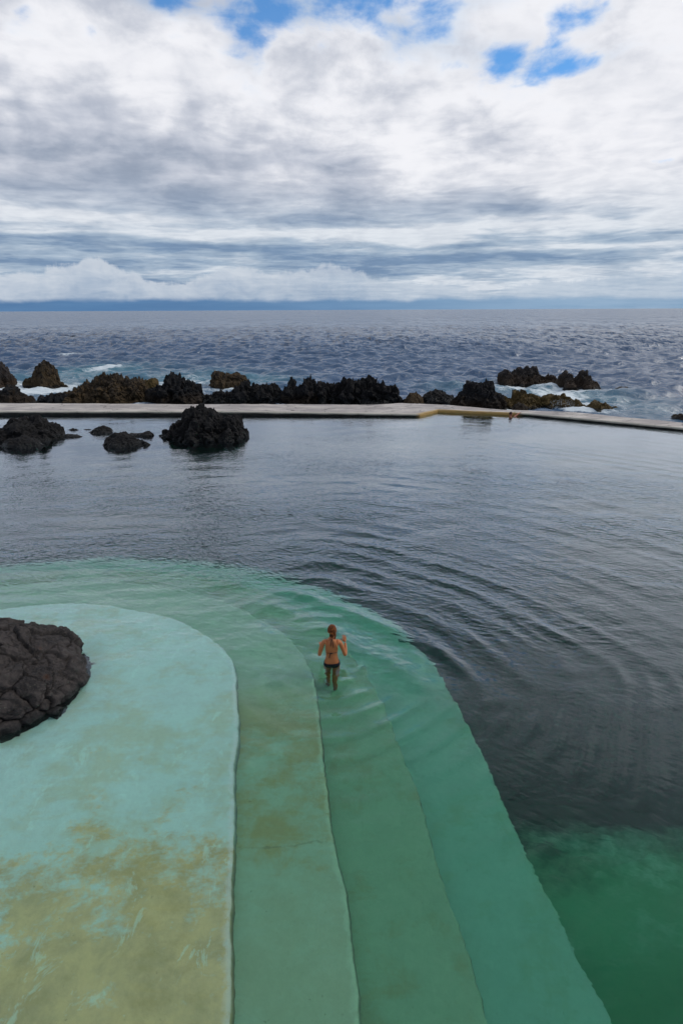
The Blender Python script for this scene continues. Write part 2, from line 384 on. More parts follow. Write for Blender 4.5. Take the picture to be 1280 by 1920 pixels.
def mat_sea():
    m, nt, b, pos, ob = new_mat('sea water')
    P = scalev(nt, pos, (1, 1, 0))
    foam = attr(nt, 'foam'); shal = attr(nt, 'shallow')
    wv = noise(nt, P, 0.35, 3, 0.5, color=True); Pd = addv(nt, P, scalev(nt, wv, (1.6, 1.6, 0)))
    n1 = noise(nt, scalev(nt, Pd, (0.6, 1.2, 1)), 1.6, 5, 0.6, 0.4)
    n2 = noise(nt, scalev(nt, Pd, (0.8, 1.3, 1)), 5.0, 5, 0.65, 0.3)
    lace = voronoi(nt, scalev(nt, Pd, (0.7, 1.2, 1)), 1.1)
    f = (foam * 1.15 + (n1 - 0.5) * 1.0 + (n2 - 0.5) * 0.7 + (lace - 0.5) * 0.35 - 0.62).smooth(0.0, 0.45) * foam.smooth(0.05, 0.3)
    c = mix(nt, shal, (0.018, 0.066, 0.150), (0.05, 0.17, 0.23))
    c = mix(nt, f, c, (0.66, 0.73, 0.76))
    setin(nt, b, 'Base Color', c); setin(nt, b, 'IOR', 1.7)
    x, y, z = separate(nt, pos)
    setin(nt, b, 'Roughness', f * 0.6 + y.smooth(40, 400, 0.13, 0.24))
    g1 = noise(nt, scalev(nt, P, (0.14, 0.045, 1)), 1.0, 4, 0.65, 0.3); g2 = noise(nt, scalev(nt, P, (0.035, 0.008, 1)), 1.0, 4, 0.65, 0.3)
    farm = y.smooth(60, 140)
    big = bump(nt, g1 * farm, 4.5, 1.0, bump(nt, g2 * farm, 16.0, 1.0))
    setin(nt, b, 'Normal', bump(nt, n1 * 0.5 + n2 * 0.25 + noise(nt, P, 14, 3, 0.6) * 0.05, 0.22, 1.0, big))
    return m
M['sea'] = mat_sea()
def mat_concrete(name, top=(0.58, 0.52, 0.46)):
    m, nt, b, pos, ob = new_mat(name)
    big = noise(nt, scalev(nt, pos, (0.45, 1, 1)), 0.9, 6, 0.65, 0.4); med = noise(nt, scalev(nt, pos, (0.5, 2.0, 1)), 3.0, 6, 0.65); fine = noise(nt, pos, 22, 5, 0.7)
    crk = voronoi(nt, addv(nt, scalev(nt, pos, (0.42, 0.9, 0)), scalev(nt, noise(nt, pos, 1.5, 4, 0.6, color=True), (0.5, 0.5, 0))), 1.0, 'DISTANCE_TO_EDGE').smooth(0.02, 0.0)
    c = mix(nt, big.smooth(0.35, 0.62), top, (0.33, 0.29, 0.27))
    c = mix(nt, med.smooth(0.58, 0.75) * 0.8, c, (0.76, 0.71, 0.67))
    c = mix(nt, (1 - med).smooth(0.56, 0.68) * 0.5, c, (0.17, 0.15, 0.14))
    c = mix(nt, crk * 0.8, c, (0.05, 0.045, 0.04))
    oc = attr(nt, 'ochre'); lip = attr(nt, 'lip')
    c = mix(nt, lip * (med + 0.2).smooth(0.35, 0.65) * 0.7, c, (0.55, 0.51, 0.40))
    c = mix(nt, oc * (fine * 0.4 + med * 0.6).smooth(0.25, 0.5) * 0.85, c, (0.42, 0.26, 0.07))
    c = rgbmul(nt, c, mix(nt, fine, (0.8, 0.8, 0.8), (1.12, 1.12, 1.12)))
    setin(nt, b, 'Base Color', c); setin(nt, b, 'Roughness', 0.55); setin(nt, b, 'Specular IOR Level', 0.4)
    setin(nt, b, 'Normal', bump(nt, med * 0.4 + fine * 0.35 - crk, 0.03, 0.6))
    return m
M['slab'] = mat_concrete('weathered concrete')
def mat_plain(name, col, rough=0.6, spec=0.4, nscale=20, var=0.25, sss=0.0):
    m, nt, b, pos, ob = new_mat(name)
    n = noise(nt, ob, nscale, 4, 0.6)
    setin(nt, b, 'Base Color', mix(nt, n, tuple(v * (1 - var) for v in col), tuple(min(1, v * (1 + var)) for v in col)))
    setin(nt, b, 'Roughness', rough); setin(nt, b, 'Specular IOR Level', spec)
    if sss: b.inputs['Subsurface Weight'].default_value = sss; b.inputs['Subsurface Radius'].default_value = (0.02, 0.008, 0.004)
    setin(nt, b, 'Normal', bump(nt, n, 0.01, 0.3))
    return m
M['algae'] = mat_rock('wet algae wall', (0.012, 0.013, 0.010), (0.03, 0.03, 0.02), None, 0, 0.5, 0)
def mat_base():
    m, nt, b, pos, ob = new_mat('wall foot')
    n = noise(nt, scalev(nt, pos, (1, 1, 3)), 4, 5, 0.65); oc = attr(nt, 'ochre')
    c = mix(nt, n.smooth(.4, .7), (0.010, 0.010, 0.008), (0.03, 0.028, 0.018))
    c = mix(nt, oc, c, mix(nt, n, (0.5, 0.33, 0.10), (0.36, 0.20, 0.05)))
    setin(nt, b, 'Base Color', c); setin(nt, b, 'Roughness', 0.6)
    setin(nt, b, 'Normal', bump(nt, n, 0.05, 0.8))
    return m
M['foot'] = mat_base()
M['skin'] = mat_plain('skin', (0.43, 0.15, 0.052), 0.5, 0.35, 7, 0.22)
M['skin_man'] = mat_plain('ruddy skin', (0.40, 0.16, 0.10), 0.5, 0.35, 9, 0.10)
M['bikini'] = mat_plain('black swimwear', (0.008, 0.008, 0.014), 0.6, 0.3)
def mat_hair(name, a, b_, sc):
    m, nt, b, pos, ob = new_mat(name)
    n = noise(nt, scalev(nt, ob, (sc, sc, 8)), 1.0, 4, 0.6, 0.6)
    setin(nt, b, 'Base Color', mix(nt, n.smooth(0.35, 0.68), a, b_)); setin(nt, b, 'Roughness', 0.6); setin(nt, b, 'Specular IOR Level', 0.2)
    setin(nt, b, 'Normal', bump(nt, n, 0.012, 1.0))
    return m
M['hair'] = mat_hair('auburn hair', (0.020, 0.006, 0.003), (0.26, 0.075, 0.012), 60)
M['hair_man'] = mat_hair('dark red hair', (0.03, 0.012, 0.012), (0.07, 0.03, 0.02), 60)
M['eye'] = mat_plain('eye white', (0.7, 0.7, 0.7), 0.2); M['lips'] = mat_plain('lips', (0.4, 0.12, 0.1), 0.4)
# ------------------------------------------------------------------ the wall line
Fpx = [(-600, 784), (0, 779), (400, 779.3), (740, 781.5), (786, 781.6), (820, 773.5), (985, 780), (1280, 808), (1600, 838), (2000, 872)]
Fw = np.array([at(px, py, 0)[:2] for px, py in Fpx])
Bpx = [(-600, 757, .24), (0, 755.5, .24), (400, 758, .24), (700, 758, .20), (754, 756, .15), (848, 760, .15), (946, 768.5, .15), (1071, 773, .14), (1280, 793, .14), (1600, 823, .14), (2000, 857, .14)]
Bw = np.array([at(px, py, z)[:2] for px, py, z in Bpx])
def yf(x): return np.interp(x, Fw[:, 0], Fw[:, 1])
def yb(x): return np.interp(x, Bw[:, 0], Bw[:, 1])
_zx = [at(px, 782, 0).x for px in (-600, 480, 786, 2000)]
def zt(x): return np.interp(x, _zx, [.25, .24, .16, .145])
x786 = at(786, 782, 0).x; x970 = at(968, 779, 0).x; x820 = at(820, 773.5, 0).x
# ------------------------------------------------------------------ pool water body
W0 = at(622, 1244, 0)                       # where the woman stands
def pool_height(X, Y):
    h = np.zeros_like(X)
    fade = sstep(5.0, 10.0, Y)
    for k in range(26):
        lam = RNG.uniform(0.35, 1.6); th = rad(90 + RNG.normal(0, 26)); kk = 2 * math.pi / lam
        amp = 0.0030 * lam ** 0.9; ph = RNG.uniform(0, 6.28)
        env = 0.5 + 0.5 * vnoise(np.stack([X * 0.16 + k * 7, Y * 0.16, 0 * X + k], -1), 5)
        h += amp * env * np.sin(kk * (X * math.cos(th) + Y * math.sin(th)) + ph) * (0.12 + 0.88 * fade) * (1 - 0.8 * sstep(15, 25, Y))
    wx = 0.35 * vnoise(np.stack([X * 0.5, Y * 0.5, 0 * X], -1), 21); wy = 0.35 * vnoise(np.stack([X * 0.5, Y * 0.5, 0 * X + 4], -1), 22)
    for (cx, cy, lam, A, r0, L, bias) in [(W0.x, W0.y + 0.15, 0.40, 0.024, 0.22, 3.4, 0.0), (W0.x - 2.6, W0.y - 2.2, 0.78, 0.044, 3.6, 9.0, 0.2)]:
        dx = X - cx + wx * 0.6; dy = Y - cy + wy * 0.6; r = np.sqrt(dx * dx + dy * dy) + 1e-6
        ang = np.arctan2(dy, dx)
        front = 0.25 + 0.75 * sstep(-1.9, -0.2, ang) * sstep(2.6, 1.2, ang) if bias == 0 else sstep(0.10, 0.62, ang) * sstep(1.45, 1.0, ang)
        mod = np.clip(0.5 + 0.9 * vnoise(np.stack([ang * 5.0, r * 0.8, 0 * r + cx], -1), 9), 0.05, 1.3)
        env = sstep(r0 * 0.6, r0 * 1.5 + 0.15, r) * np.exp(-(r - r0).clip(0) / L)
        s = np.sin(2 * math.pi * r / lam - 0.6)
        h += A * env * front * mod * (np.exp(1.1 * s) / 1.6 - 0.8)
    return h
def build_water():
    nv, nu = 660, 620
    yn = -6 + 0 * np.arange(nv)
    # rows spaced for a roughly even look, dense between 3 and 15 m
    t = np.linspace(0, 1, nv - 12); ynom = np.concatenate([np.linspace(-6, 2.2, 12, endpoint=False), 2.2 * (32 / 2.2) ** t])
    u = np.linspace(-1, 1, nu); u = np.sign(u) * (0.42 * np.abs(u) + 0.58 * np.abs(u) ** 3)
    U, Yn = np.meshgrid(u, ynom, indexing='ij')
    X = U * (11 + 0.85 * (Yn + 6))
    Y = -6 + (Yn + 6) * (yf(X) + 0.35 + 6) / 38.0
    Z = pool_height(X, Y)
    edge = (np.abs(U) > 0.999) | (Yn < -5.99) | (Yn > 31.999)
    Z[edge] = 0
    top = np.stack([X, Y, Z], -1).reshape(-1, 3)
    faces = grid_faces(nu, nv)
    # skirt and bottom
    ring = [i * nv for i in range(nu)] + [(nu - 1) * nv + j for j in range(1, nv)] + [i * nv + nv - 1 for i in range(nu - 2, -1, -1)] + [j for j in range(nv - 2, 0, -1)]
    n0 = len(top); low = top[ring].copy(); low[:, 2] = -6.5
    V = np.vstack([top, low]); m = len(ring)
    for k in range(m):
        a, b = ring[k], ring[(k + 1) % m]; faces.append([b, a, n0 + k, n0 + (k + 1) % m])
    faces.append([n0 + k for k in range(m)])
    o = mesh_obj('water', V, faces, M['water'])
    # keep outward normals
    bm = bmesh.new(); bm.from_mesh(o.data); bmesh.ops.recalc_face_normals(bm, faces=bm.faces); bm.to_mesh(o.data); bm.free()
    sm = np.ones(len(o.data.polygons), dtype=bool); sm[(nu - 1) * (nv - 1):] = False
    o.data.polygons.foreach_set('use_smooth', sm)
    tag(o, 'rippled clear green to dark grey water filling the pool', None, None, 'structure')
build_water()
# ------------------------------------------------------------------ pool floor and steps
def build_floor():
    nx, ny = 160, 160
    x = np.linspace(-60, 60, nx); y = np.linspace(-12, 34, ny)
    X, Y = np.meshgrid(x, y, indexing='ij')
    Z = -3.3 + 0.5 * fbm(np.stack([X * .35, Y * .35, 0 * X], -1), 5, 3) + 0.25 * fbm(np.stack([X * 1.3, Y * 1.3, 0 * X], -1), 4, 8, ridged=True)
    m = mat_rock('deep lava bottom', (0.010, 0.013, 0.012), (0.028, 0.03, 0.027), None, 0, 0.1, -9)
    o = mesh_obj('pool_floor', np.stack([X, Y, Z], -1).reshape(-1, 3), grid_faces(nx, ny), m)
    tag(o, 'dark rocky bottom of the deep part of the pool', None, None, 'structure')
    m2, nt, b, pos, ob = new_mat('sea bed'); setin(nt, b, 'Base Color', mix(nt, noise(nt, pos, .05), (0.02, 0.025, 0.02), (0.05, 0.05, 0.04)))
    s = 40000
    g = mesh_obj('ground', [(-s, -s, -8), (s, -s, -8), (s, s, -8), (-s, s, -8)], [[0, 1, 2, 3]], m2)
    tag(g, 'rocky sea bed far below the water', None, None, 'structure')
build_floor()
def resample(pts, step):
    P = [np.array(p, float) for p in pts]
    # Catmull-Rom
    out = []
    for i in range(len(P) - 1):
        p0 = P[max(i - 1, 0)]; p1 = P[i]; p2 = P[i + 1]; p3 = P[min(i + 2, len(P) - 1)]
        for t in np.linspace(0, 1, 12, endpoint=False):
            out.append(0.5 * ((2 * p1) + (-p0 + p2) * t + (2 * p0 - 5 * p1 + 4 * p2 - p3) * t * t + (-p0 + 3 * p1 - 3 * p2 + p3) * t ** 3))
    out.append(P[-1]); out = np.array(out)
    d = np.concatenate([[0], np.cumsum(np.linalg.norm(np.diff(out, axis=0), axis=1))])
    s = np.arange(0, d[-1], step)
    return np.stack([np.interp(s, d, out[:, k]) for k in range(2)], -1)
def prism_step(name, px_edge, depth, bottom, mat, parent, seed, left=True, tail=None, jag=0.02, worn=1.0):
    pts = [tuple(under(px, py, depth)[:2]) for px, py in px_edge]
    if tail: pts = pts + tail
    L = resample(pts, 0.03)
    tn = np.gradient(L, axis=0); tn /= np.linalg.norm(tn, axis=1)[:, None] + 1e-9
    nr = np.stack([-tn[:, 1], tn[:, 0]], -1)       # outward candidate (left of travel)
    cen = np.array([-12.0, 2.0]) if left else None
    q = np.concatenate([L * 1.0, np.zeros((len(L), 1))], 1)
    L = L + nr * (jag * (fbm(q * 1.2, 3, seed) * 1.6 + fbm(q * 7, 4, seed + 5) * 0.8))[:, None]
    n = len(L)
    rows = []
    for off, z, ed, ri in [(-0.30, 0, 0, 0), (-0.10, 0.0, 0.10, 0), (-0.03, -0.002, 1, 0), (-0.006, -0.014, 1, 0), (0.0, -0.035, 0.6, 0.4), (0.02, -0.12, 0, 1), (0.03, bottom + depth, 0, 1)]:
        zz = -depth + z + (0.008 * fbm(q * 2.5, 3, seed + 2) if z > -0.1 else 0)
        rows.append((np.concatenate([L + nr * off * SIGN, (zz * np.ones(n))[:, None]], 1), ed, ri))
    V = np.vstack([r[0] for r in rows]); ed = np.concatenate([np.full(n, r[1]) for r in rows]); ri = np.concatenate([np.full(n, r[2]) for r in rows])
    faces = []
    for k in range(len(rows) - 1):
        for i in range(n - 1):
            faces.append([k * n + i, k * n + i + 1, (k + 1) * n + i + 1, (k + 1) * n + i])
    # interior polygon closed far outside the frame
    far = [(-45, L[-1][1]), (-45, L[0][1])] if left else tail_close
    base = len(V)
    V = np.vstack([V, [(fx, fy, -depth) for fx, fy in far]]); ed = np.concatenate([ed, [0] * len(far)]); ri = np.concatenate([ri, [0] * len(far)])
    faces.append(list(range(n)) + list(range(base, base + len(far))))
    o = mesh_obj(name, V, faces, mat, parent, smooth=False)
    bm = bmesh.new(); bm.from_mesh(o.data)
    bm.faces.ensure_lookup_table(); big = bm.faces[-1]
    if big.normal.z < 0:
        for f in bm.faces: f.normal_flip()
    bmesh.ops.triangulate(bm, faces=[bm.faces[len(bm.faces) - 1]])
    bm.to_mesh(o.data); bm.free()
    add_attr(o, 'edge', ed * worn); add_attr(o, 'riser', ri)
    return o
SIGN = 1
D1, D2, D3, D4, D5 = 0.16, 0.40, 0.80, 1.10, 1.75
e1 = [(-260, 1190), (-120, 1158), (0, 1142), (60, 1134), (140, 1131), (220, 1137), (290, 1150), (345, 1168), (392, 1192), (425, 1222), (441, 1258), (446, 1300), (444, 1400), (440, 1500), (438, 1600), (436, 1700), (434, 1800), (432, 1920)]
e2 = [(-300, 1120), (0, 1097), (150, 1090), (280, 1096), (400, 1120), (490, 1160), (548, 1205), (582, 1255), (597, 1320), (603, 1400), (616, 1500), (632, 1600), (648, 1700), (660, 1800), (672, 1920)]
e3 = [(-320, 1100), (0, 1076), (200, 1066), (350, 1075), (470, 1100), (570, 1145), (650, 1210), (705, 1300), (742, 1380), (772, 1460), (797, 1540), (824, 1640), (853, 1720), (882, 1810), (914, 1920)]
e4 = [(-350, 1090), (-150, 1072), (0, 1060), (100, 1051), (240, 1046), (360, 1051), (450, 1062), (540, 1082), (620, 1108), (700, 1148), (760, 1190), (805, 1235), (840, 1290), (872, 1350), (905, 1415), (935, 1480), (960, 1535), (985, 1592), (1020, 1665), (1060, 1745), (1100, 1830), (1148, 1920)]
def tail_of(e, depth):       # carry the last run on towards and past the viewer
    a = under(*e[-2], depth); b = under(*e[-1], depth); d = (b - a); d.z = 0; d.normalize()
    return [tuple((b + d * k)[:2]) for k in (1.2, 2.6, 4.5)]
pool_steps = empty('pool_steps', (-2.5, 5, -3.5))
tag(pool_steps, 'curved pale green concrete steps going down under the pool water', 'pool steps')
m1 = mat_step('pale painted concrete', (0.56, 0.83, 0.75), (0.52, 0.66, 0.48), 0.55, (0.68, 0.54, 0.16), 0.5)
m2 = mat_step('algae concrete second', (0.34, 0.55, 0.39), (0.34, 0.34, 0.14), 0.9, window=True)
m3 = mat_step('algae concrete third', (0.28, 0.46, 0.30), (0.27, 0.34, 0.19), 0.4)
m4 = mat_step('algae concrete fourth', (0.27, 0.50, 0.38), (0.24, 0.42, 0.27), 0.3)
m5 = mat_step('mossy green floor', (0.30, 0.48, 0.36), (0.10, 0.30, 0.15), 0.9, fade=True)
def P0(o): o.location = o.location - pool_steps.location
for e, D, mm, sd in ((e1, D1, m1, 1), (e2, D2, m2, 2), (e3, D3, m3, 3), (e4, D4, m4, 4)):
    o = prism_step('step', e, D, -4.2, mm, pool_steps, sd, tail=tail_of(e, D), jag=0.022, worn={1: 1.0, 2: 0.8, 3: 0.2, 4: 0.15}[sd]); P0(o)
# lower green floor at the right
tail_close = [(45, -8), (-20, -8)]
e5 = [(860, 1600), (985, 1592), (1060, 1588), (1150, 1592), (1230, 1588), (1330, 1592), (1500, 1596)]
def low_floor():
    pts = [tuple(under(px, py, D5)[:2]) for px, py in e5]; L = resample(pts, 0.05); n = len(L)
    q = np.concatenate([L, np.zeros((n, 1))], 1); L[:, 1] += 0.30 * fbm(q * 0.9, 4, 31)
    rows = []
    for dy, z in ((-0.8, -D5), (0.0, -D5 - .06), (0.5, -D5 - .25), (1.3, -D5 - 0.9), (2.6, -4.2)): rows.append(np.concatenate([L + [0, dy], np.full((n, 1), z)], 1))
    V = np.vstack(rows); faces = grid_faces(len(rows), n)
    b = len(V); V = np.vstack([V, [(L[-1][0], -8, -D5), (L[0][0], -8, -D5)]])
    faces.append([b + 1] + list(range(n)) + [b])
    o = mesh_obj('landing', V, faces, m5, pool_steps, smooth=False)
    bm = bmesh.new(); bm.from_mesh(o.data); bmesh.ops.recalc_face_normals(bm, faces=bm.faces); bm.faces.ensure_lookup_table()
    if bm.faces[-1].normal.z < 0:
        for f in bm.faces: f.normal_flip()
    bmesh.ops.triangulate(bm, faces=[bm.faces[-1]]); bm.to_mesh(o.data); bm.free()
    add_attr(o, 'edge', np.zeros(len(o.data.vertices))); add_attr(o, 'riser', np.zeros(len(o.data.vertices))); P0(o)
low_floor()
# ------------------------------------------------------------------ sea wall with its walkway
def build_wall():
    root = empty('sea_wall', (0, 32.5, 0)); tag(root, 'low weathered concrete walkway wall between the pool and the open sea', 'sea wall')
    xs = np.arange(-44, 47, 0.12); n = len(xs)
    z0 = np.zeros(n); q = np.stack([xs, z0, z0], -1)
    F = yf(xs); B = yb(xs); Zt = zt(xs) + 0.012 * fbm(q * 0.8, 3, 2)
    oc = sstep(x786 - 0.25, x786 + .1, xs) * sstep(x970 + 0.4, x970 - .2, xs)
    over = 0.06 * (1 - oc) - 0.03
    F1 = F - over + 0.03 * fbm(q * 3.1, 4, 7); B1 = B + 0.10 * fbm(q * 1.7, 4, 9)
    th = 0.10 + 0.02 * fbm(q * 2.0, 3, 12)
    rows = []
    def row(Y, Z, lip): rows.append((np.stack([xs, Y, Z], -1), lip))
    row(B1, Zt - th, 0); row(B1, Zt - .01, 0); row(B1 - .03, Zt, 0)
    for f in (0.15, 0.3, 0.45, 0.6, 0.75, 0.88):
        row(B1 + (F1 - B1) * f, Zt + 0.010 * fbm(np.stack([xs, z0 + f * 3, z0], -1) * 1.3, 3, 4), 0)
    row(F1 + .05, Zt, 0.7); row(F1 + .012, Zt - .012, 1); row(F1, Zt - .04, 1); row(F1 + .01, Zt - th, 0.6); row(F1 + 0.3, Zt - th, 0)
    V = np.vstack([r[0] for r in rows]); V[:, 1] -= 32.5; lip = np.concatenate([np.full(n, r[1]) for r in rows])
    slab = mesh_obj('walkway_slab', V, grid_faces(len(rows), n), M['slab'], root)
    add_attr(slab, 'lip', lip); add_attr(slab, 'ochre', np.tile(oc, len(rows)) * np.concatenate([np.full(n, 1.0 if r[1] > .5 else 0.25 if r[1] > 0 else 0.0) for r in rows]))
    rows = []
    def brow(Y, Z): rows.append(np.stack([xs, Y, Z], -1))
    b2 = B1 - 0.15
    f2 = F + 0.05 * (1 - oc) + 0.04 * fbm(q * 2.7, 4, 19)
    brow(b2, z0 - 7); brow(b2, Zt - th * .6); brow(f2, Zt - th * .6 ); brow(f2 + 0.02 * fbm(q * 6, 3, 3), z0 + 0.05); brow(f2 + .05, z0 - .3); brow(f2 + 0.1, z0 - 7)
    V = np.vstack(rows); V[:, 1] -= 32.5
    base = mesh_obj('wall_foot', V, grid_faces(len(rows), n), M['foot'], root, smooth=False)
    add_attr(base, 'ochre', np.tile(oc, len(rows)))
    for o in (slab, base):
        bm = bmesh.new(); bm.from_mesh(o.data); bm.faces.ensure_lookup_table()
        k = bm.faces[(len(bm.faces) // 2)]
        ups = sum(f.normal.z * f.calc_area() for f in bm.faces)
        if ups < 0:
            for f in bm.faces: f.normal_flip()
        bm.to_mesh(o.data); bm.free()
build_wall()
# ------------------------------------------------------------------ rocks
ROCKS = []
def ridge_rock(name, label, prof, base_py, z0, depth, mat, seed, crag=1.0, group=None, cell=1.35, res=0.07, sharp=0.62, skew=0.0):
    """prof: outline of the top in photograph pixels; the base of its front stands at base_py on level z0"""
    cx = 0.5 * (prof[0][0] + prof[-1][0])
    yc = at(cx, base_py, z0).y + depth * 0.75
    pts = [aty(px, py, yc) for px, py in prof]
    xs = np.array([p.x for p in pts]); hs = np.array([max((p.z - z0) * 0.87 - 0.03, 0.02) for p in pts])
    o_ = np.argsort(xs, kind='stable'); xs = xs[o_]; hs = hs[o_]
    x0, x1 = xs[0] - 0.12, xs[-1] + 0.12
    H = hs.max()
    nu = int(np.clip((x1 - x0) / res, 24, 240)); nv = int(np.clip((2 * H + 2 * depth) / res, 24, 140))
    u = np.linspace(x0, x1, nu); v = np.linspace(0, 1, nv)
    U, V = np.meshgrid(u, v, indexing='ij')
    a = math.pi * V
    s = np.sin(a); warp = 0.22 * H * vnoise(np.stack([U * 1.4, V * 3.0, 0 * U + seed], -1), seed) * np.abs(np.cos(a)) ** 0.7
    hp = np.interp(U + warp, np.concatenate([[x0], xs, [x1]]), np.concatenate([[0.0], hs, [0.0]]))
    below = 0.9
    endf = np.clip(np.minimum(U - x0, x1 - U) / (0.35 * min(1.2, (x1 - x0) * .5)), 0, 1) ** 0.5
    T = depth * (0.45 + 0.55 * hp / (H + 1e-6)) * (0.12 + 0.88 * endf)
    Z = z0 - below + (hp + below) * s ** sharp
    Y = yc - T * np.cos(a) + skew * (U - cx * 0)*0
    P = np.stack([U, Y, Z], -1)
    Nn = np.stack([0 * U, -np.cos(a) * 0.9, s * 0.7], -1)
    xd = np.gradient(hp, axis=0) / (u[1] - u[0]); Nn[..., 0] = -np.clip(xd, -2, 2) * 0.35
    Nn /= np.linalg.norm(Nn, axis=-1)[..., None] + 1e-9
    Q = P + 0.25 * np.stack([vnoise(P * 1.7, seed + 40), vnoise(P * 1.7 + 5, seed + 41), vnoise(P * 1.7 + 9, seed + 42)], -1)
    f1, f2, cid = worley(Q * cell, seed)
    g1, g2, _ = worley(Q * cell * 2.6, seed + 9)
    k = min(1.0, 0.30 + 0.35 * H)
    amp = crag * k
    _, _, gid = worley(Q * cell * 2.6, seed + 9)
    h1, h2, hid = worley(Q * cell * 5.5, seed + 19)
    d = amp * (0.46 * (cid - 0.5) + 0.14 * (0.5 - f1) + 0.26 * (gid - 0.5) + 0.06 * (hid - 0.5) - 0.10 * np.exp(-((f2 - f1) / 0.06) ** 2) - 0.05 * np.exp(-((g2 - g1) / 0.06) ** 2))
    d = d + amp * 0.20 * fbm(Q * 1.2, 5, seed + 3, 0.55, ridged=True)
    d = d - 0.11 * amp
    d2 = amp * 0.06 * fbm(P * 7.5, 3, seed + 13, 0.65, ridged=True)
    spike = sstep(0.35, 0.9, s) * np.clip(hp / (H + 1e-6), 0.2, 1)
    P[..., 2] += amp * spike * (0.52 * np.clip(fbm(Q * 2.3, 4, seed + 51, 0.6, ridged=True), 0, 1) ** 1.8 + 0.12 * (hid - 0.4))
    edge = np.minimum(1, np.minimum(U - x0, x1 - U) / 0.2)
    P = P + Nn * (d + d2)[..., None] * (0.35 + 0.65 * edge)[..., None]
    P[..., 0] += 0.10 * amp * fbm(Q * 2.3, 3, seed + 23)
    loc = np.array([(x0 + x1) / 2, yc, z0])
    Vt = P.reshape(-1, 3)
    faces = grid_faces(nu, nv)
    faces.append([i * nv for i in range(nu)] + [i * nv + nv - 1 for i in range(nu - 1, -1, -1)])
    faces.append([j for j in range(nv)]); faces.append([(nu - 1) * nv + j for j in range(nv - 1, -1, -1)])
    o = mesh_obj(name, Vt, faces, M[mat], None, smooth=False, loc=tuple(loc))
    bm = bmesh.new(); bm.from_mesh(o.data); bmesh.ops.recalc_face_normals(bm, faces=bm.faces); bm.to_mesh(o.data); bm.free()
    tag(o, label, 'rock', group)
    ROCKS.append((x0, x1, yc, depth, z0, H))
    return o
R = ridge_rock
g_sea = 'lava rocks in the sea beyond the wall'; g_pool = 'lava rocks in the pool'
R('sea_rock', 'dark rock cut by the left edge of the photo, in the surf', [(-60, 716), (-40, 690), (-18, 676), (0, 680), (6, 682), (13, 696), (22, 707), (26, 717), (28, 726)], 730, SEA_Z, 1.6, 'rock_grey', 3, 0.9, g_sea)
R('sea_stack', 'tall pointed brown rock stack standing in white surf on the left', [(45, 726), (49, 711), (62, 707), (64, 692), (67, 681), (77, 676), (82, 669), (89, 670), (92, 681), (101, 687), (102, 698), (109, 706), (114, 715), (126, 721), (129, 727)], 728, SEA_Z, 1.2, 'rock_brown', 5, 0.5, g_sea)
R('sea_rock', 'low black rock at the far left behind the wall', [(-70, 735), (-30, 730), (0, 731), (13, 732), (17, 723), (26, 724), (34, 734), (45, 738), (57, 741), (61, 747)], 762, SEA_Z, 1.1, 'rock_black', 8, 0.8, g_sea)
R('sea_rock', 'small dark rocks just left of the broad brown outcrop', [(70, 750), (77, 738), (94, 736), (112, 731), (129, 734), (135, 746)], 762, SEA_Z, 0.8, 'rock_dark', 10, 0.8, g_sea)
R('sea_outcrop', 'broad brown outcrop behind the left part of the wall', [(131, 735), (139, 724), (154, 719), (176, 717), (184, 707), (199, 703), (221, 707), (240, 711), (259, 715), (266, 721), (277, 734), (291, 742)], 762, SEA_Z, 2.2, 'rock_brown', 12, 1.0, g_sea)
R('sea_rock', 'small rusty rock behind the broad brown outcrop', [(262, 720), (268, 712), (277, 710), (291, 709), (298, 717), (300, 728)], 731, SEA_Z, 0.8, 'rock_ochre', 14, 0.8, g_sea)
R('sea_crag', 'black jagged crag behind the wall and the big pool rock', [(272, 750), (279, 736), (292, 730), (307, 721), (308, 709), (319, 704), (330, 707), (337, 711), (345, 707), (356, 708), (366, 719), (375, 732), (384, 743), (392, 752)], 762, SEA_Z, 1.5, 'rock_black', 17, 1.1, g_sea)
R('sea_rock', 'brown double humped rock in foam left of the middle', [(392, 722), (398, 700), (407, 695), (416, 698), (426, 696), (431, 702), (444, 698), (456, 702), (465, 709), (466, 722)], 731, SEA_Z, 1.6, 'rock_brown', 19, 0.8, g_sea)
R('sea_ridge', 'low dark rock ridge just right of the black crag', [(378, 745), (388, 739), (400, 738), (419, 732), (434, 730), (449, 719), (464, 717), (469, 724), (486, 721), (509, 721), (520, 726), (535, 729), (539, 738)], 762, SEA_Z, 1.3, 'rock_dark', 23, 1.1, g_sea)
R('sea_crag', 'black peaked crag in the middle of the rocks behind the wall', [(530, 738), (539, 724), (544, 713), (550, 714), (554, 721), (561, 719), (566, 713), (572, 709), (584, 711), (591, 721), (599, 728), (606, 738)], 762, SEA_Z, 1.3, 'rock_black', 27, 1.2, g_sea)
R('sea_ridge', 'long serrated ridge with brown foot behind the middle of the wall', [(594, 735), (600, 724), (606, 722), (625, 719), (640, 721), (644, 713), (659, 711), (674, 715), (689, 713), (694, 707), (702, 711), (704, 717), (719, 714), (734, 719), (743, 724), (751, 736), (762, 744)], 762, SEA_Z, 1.5, 'rock_dark', 29, 1.25, g_sea)
R('sea_rock', 'small brown topped rock at the right foot of the long ridge', [(757, 746), (762, 738), (769, 734), (781, 734), (788, 742), (793, 752)], 762, SEA_Z, 0.9, 'rock_brown', 33, 0.7, g_sea)
R('sea_rock', 'rounded dark rock behind the corner of the walkway', [(789, 750), (793, 742), (805, 734), (818, 729), (831, 732), (848, 739), (854, 749)], 762, SEA_Z, 1.1, 'rock_dark', 35, 0.7, g_sea)
